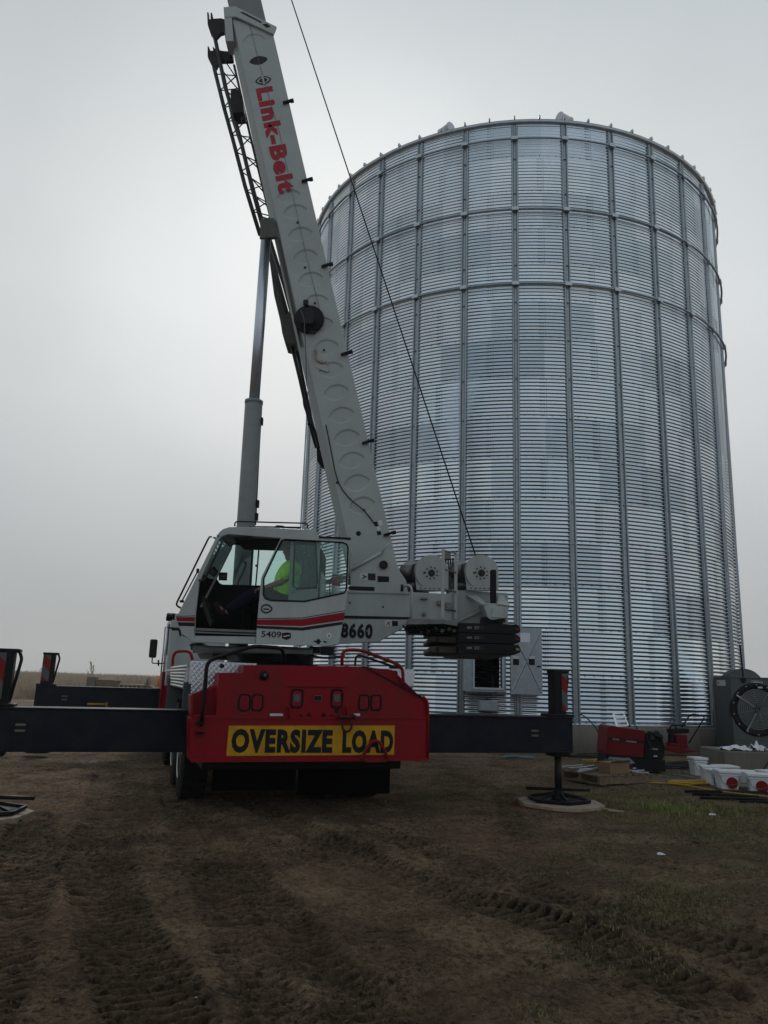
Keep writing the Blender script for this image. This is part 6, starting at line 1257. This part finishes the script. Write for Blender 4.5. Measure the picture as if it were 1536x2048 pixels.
# dry reeds over the field
def reeds():
    n = 60000; r = rng; y = 42 + (r.random(n) ** 1.7) * 120; x = -(y * .58) + r.random(n) * (y * .62 + 3); dens = vnoise(x * .25, y * .25, 91); k = dens + r.random(n) * .6 > .45; x, y = x[k], y[k]
    h = (.75 + r.random(len(x)) * .55) * (.8 + .5 * vnoise(x * .15, y * .15, 95)); h = np.where(y < 44.5, h * (.5 + .2 * (y - 42)), h); a = r.random(len(x)) * PI; wd = (.012 + r.random(len(x)) * .02) * (y / 42)
    lx = r.normal(0, .18, len(x)); ly = r.normal(0, .15, len(x)); ca, sa = np.cos(a), np.sin(a) * .3
    v = np.zeros((len(x), 5, 3)); v[:, 0] = np.stack([x - ca * wd, y - sa * wd, 0 * x], -1); v[:, 1] = np.stack([x + ca * wd, y + sa * wd, 0 * x], -1)
    v[:, 2] = np.stack([x + lx * .5 + ca * wd * .8, y + ly * .5, h * .65], -1); v[:, 3] = np.stack([x + lx * .5 - ca * wd * .8, y + ly * .5, h * .65], -1); v[:, 4] = np.stack([x + lx, y + ly, h], -1)
    m = len(x); i = np.arange(m)[:, None] * 5; me = bpy.data.meshes.new('dry_reeds'); q = (i + np.array([[0, 1, 2, 3]])); t_ = (i + np.array([[3, 2, 4]]))
    me.vertices.add(m * 5); me.vertices.foreach_set('co', v.ravel()); lp = np.concatenate([q.ravel(), t_.ravel()]); me.loops.add(len(lp)); me.loops.foreach_set('vertex_index', lp); me.polygons.add(2 * m)
    me.polygons.foreach_set('loop_start', np.concatenate([np.arange(m) * 4, m * 4 + np.arange(m) * 3])); me.polygons.foreach_set('loop_total', np.concatenate([np.full(m, 4), np.full(m, 3)])); me.update(calc_edges=True)
    me.materials.append(M['straw']); o = bpy.data.objects.new('dry_grass_field', me); COL.objects.link(o); tag(o, 'tall straw coloured dry grass filling the field beyond the crane', 'dry grass', kind='stuff')
reeds()
def blades(name, n, cx, lab, m, seed, hmin, hmax, region):
    r = np.random.default_rng(seed); x, y = region(r, n); z = height(x, y); m_ = len(x); h = hmin + r.random(m_) * (hmax - hmin); a = r.random(m_) * 2 * PI; l = h * (.3 + r.random(m_) * .9); wd = .0022 + r.random(m_) * .002
    dx, dy = np.cos(a), np.sin(a); v = np.zeros((m_, 5, 3)); v[:, 0] = np.stack([x - dy * wd, y + dx * wd, z - .004], -1); v[:, 1] = np.stack([x + dy * wd, y - dx * wd, z - .004], -1)
    mx_, my_ = x + dx * l * .35, y + dy * l * .35; v[:, 2] = np.stack([mx_ + dy * wd * .8, my_ - dx * wd * .8, z + h * .75], -1); v[:, 3] = np.stack([mx_ - dy * wd * .8, my_ + dx * wd * .8, z + h * .75], -1); v[:, 4] = np.stack([x + dx * l, y + dy * l, z + h], -1)
    i = np.arange(m_)[:, None] * 5; me = bpy.data.meshes.new(name); lp = np.concatenate([(i + np.array([[0, 1, 2, 3]])).ravel(), (i + np.array([[3, 2, 4]])).ravel()]); me.vertices.add(m_ * 5); me.vertices.foreach_set('co', v.ravel()); me.loops.add(len(lp)); me.loops.foreach_set('vertex_index', lp); me.polygons.add(2 * m_)
    me.polygons.foreach_set('loop_start', np.concatenate([np.arange(m_) * 4, m_ * 4 + np.arange(m_) * 3])); me.polygons.foreach_set('loop_total', np.concatenate([np.full(m_, 4), np.full(m_, 3)])); me.update(calc_edges=True); me.materials.append(m)
    o = bpy.data.objects.new(name, me); COL.objects.link(o); tag(o, lab, 'grass', kind='stuff')
def reg1(r, n):
    y = 4 + r.random(n) * 9.2; x = .3 + r.random(n) * (y * .6); d = fbm(x * 1.4, y * 1.4, 77, 4) + np.clip((x - 2.2) * .07, -.25, .2) - np.clip(np.abs(y - 9.3) - 1.5, 0, 9) * .035; k = d + r.random(n) * .10 > .55; return x[k], y[k]
def reg2(r, n):
    c_ = G(1335, 1622); k = int(n * .6); x = np.concatenate([r.normal(c_.x, .16, k), r.normal(c_.x + .25, .4, n - k)]); y = np.concatenate([r.normal(c_.y, .22, k), r.normal(c_.y, .45, n - k)]); return x, y
blades('short_grass', 110000, 0, 'sparse short dull grass on the mud at the right', mat('dull_grass', (.12, .108, .05), .8, var=.5, scale=3), 31, .008, .024, reg1)
blades('grass_clump', 1100, 0, 'brighter green grass clump right of the outrigger mat', mat('fresh_grass', (.15, .17, .045), .7, var=.3, scale=6), 33, .03, .085, reg2)
# gravel and clods
def stones(name, n, region, smin, smax, m, lab, seed):
    r = np.random.default_rng(seed); x, y = region(r, n); z = height(x, y); base = np.array([(1, 0, 0), (-1, 0, 0), (0, 1, 0), (0, -1, 0), (0, 0, 1), (0, 0, -1)], float); fs = np.array([(0, 2, 4), (2, 1, 4), (1, 3, 4), (3, 0, 4), (2, 0, 5), (1, 2, 5), (3, 1, 5), (0, 3, 5)])
    k = len(x); s = smin + (r.random(k) ** 3) * (smax - smin); a = r.random(k) * PI; v = base[None] * (s[:, None, None] * (.6 + .6 * r.random((k, 6, 1)))); v[:, :, 2] *= .6
    X = v[:, :, 0] * np.cos(a)[:, None] - v[:, :, 1] * np.sin(a)[:, None] + x[:, None]; Y_ = v[:, :, 0] * np.sin(a)[:, None] + v[:, :, 1] * np.cos(a)[:, None] + y[:, None]; Z = v[:, :, 2] + z[:, None] + s[:, None] * .15
    me = bpy.data.meshes.new(name); me.from_pydata(np.stack([X, Y_, Z], -1).reshape(-1, 3).tolist(), [], (fs[None] + 6 * np.arange(k)[:, None, None]).reshape(-1, 3).tolist()); me.materials.append(m); me.polygons.foreach_set('use_smooth', [True] * len(me.polygons))
    o = bpy.data.objects.new(name, me); COL.objects.link(o); tag(o, lab, 'stones', kind='stuff')
def rg1(r, n): y = 3.6 + r.random(n) ** 1.5 * 12; x = (r.random(n) - .5) * y * 1.15; return x, y
def rg2(r, n):
    x = r.normal(5.2, 1.3, n); y = r.normal(14.2, 1.5, n); return x, y
stones('soil_clod', 9000, rg1, .003, .016, mat('clod', (.085, .06, .04), .9, var=.3), 'small clods of soil scattered over the mud', 41)
stones('pebble', 260, rg1, .003, .012, mat('pale_pebble', (.28, .25, .2), .8, var=.4, scale=9), 'pale pebbles scattered over the mud', 43)
stones('gravel', 9000, rg2, .006, .02, mat('gravel_stone', (.2, .18, .155), .85, var=.4, scale=12), 'grey gravel round the buckets and welder', 45)

# ------------------------------------------------------------------ haze
mb = MB(); mb.box((0, 440, 15.5), (1940, 1100, 33.4)); HZ = mb.build('haze', bpy.data.materials.new('haze')); tag(HZ, 'thin grey morning fog', 'haze', kind='stuff')
hm = HZ.data.materials[0]; hm.use_nodes = True; t = hm.node_tree; t.nodes.clear(); ho_ = t.nodes.new('ShaderNodeOutputMaterial'); pv = t.nodes.new('ShaderNodeVolumePrincipled')
pv.inputs['Color'].default_value = (.9, .92, .93, 1); pv.inputs['Density'].default_value = .0007; pv.inputs['Anisotropy'].default_value = .2; t.links.new(pv.outputs[0], ho_.inputs['Volume'])
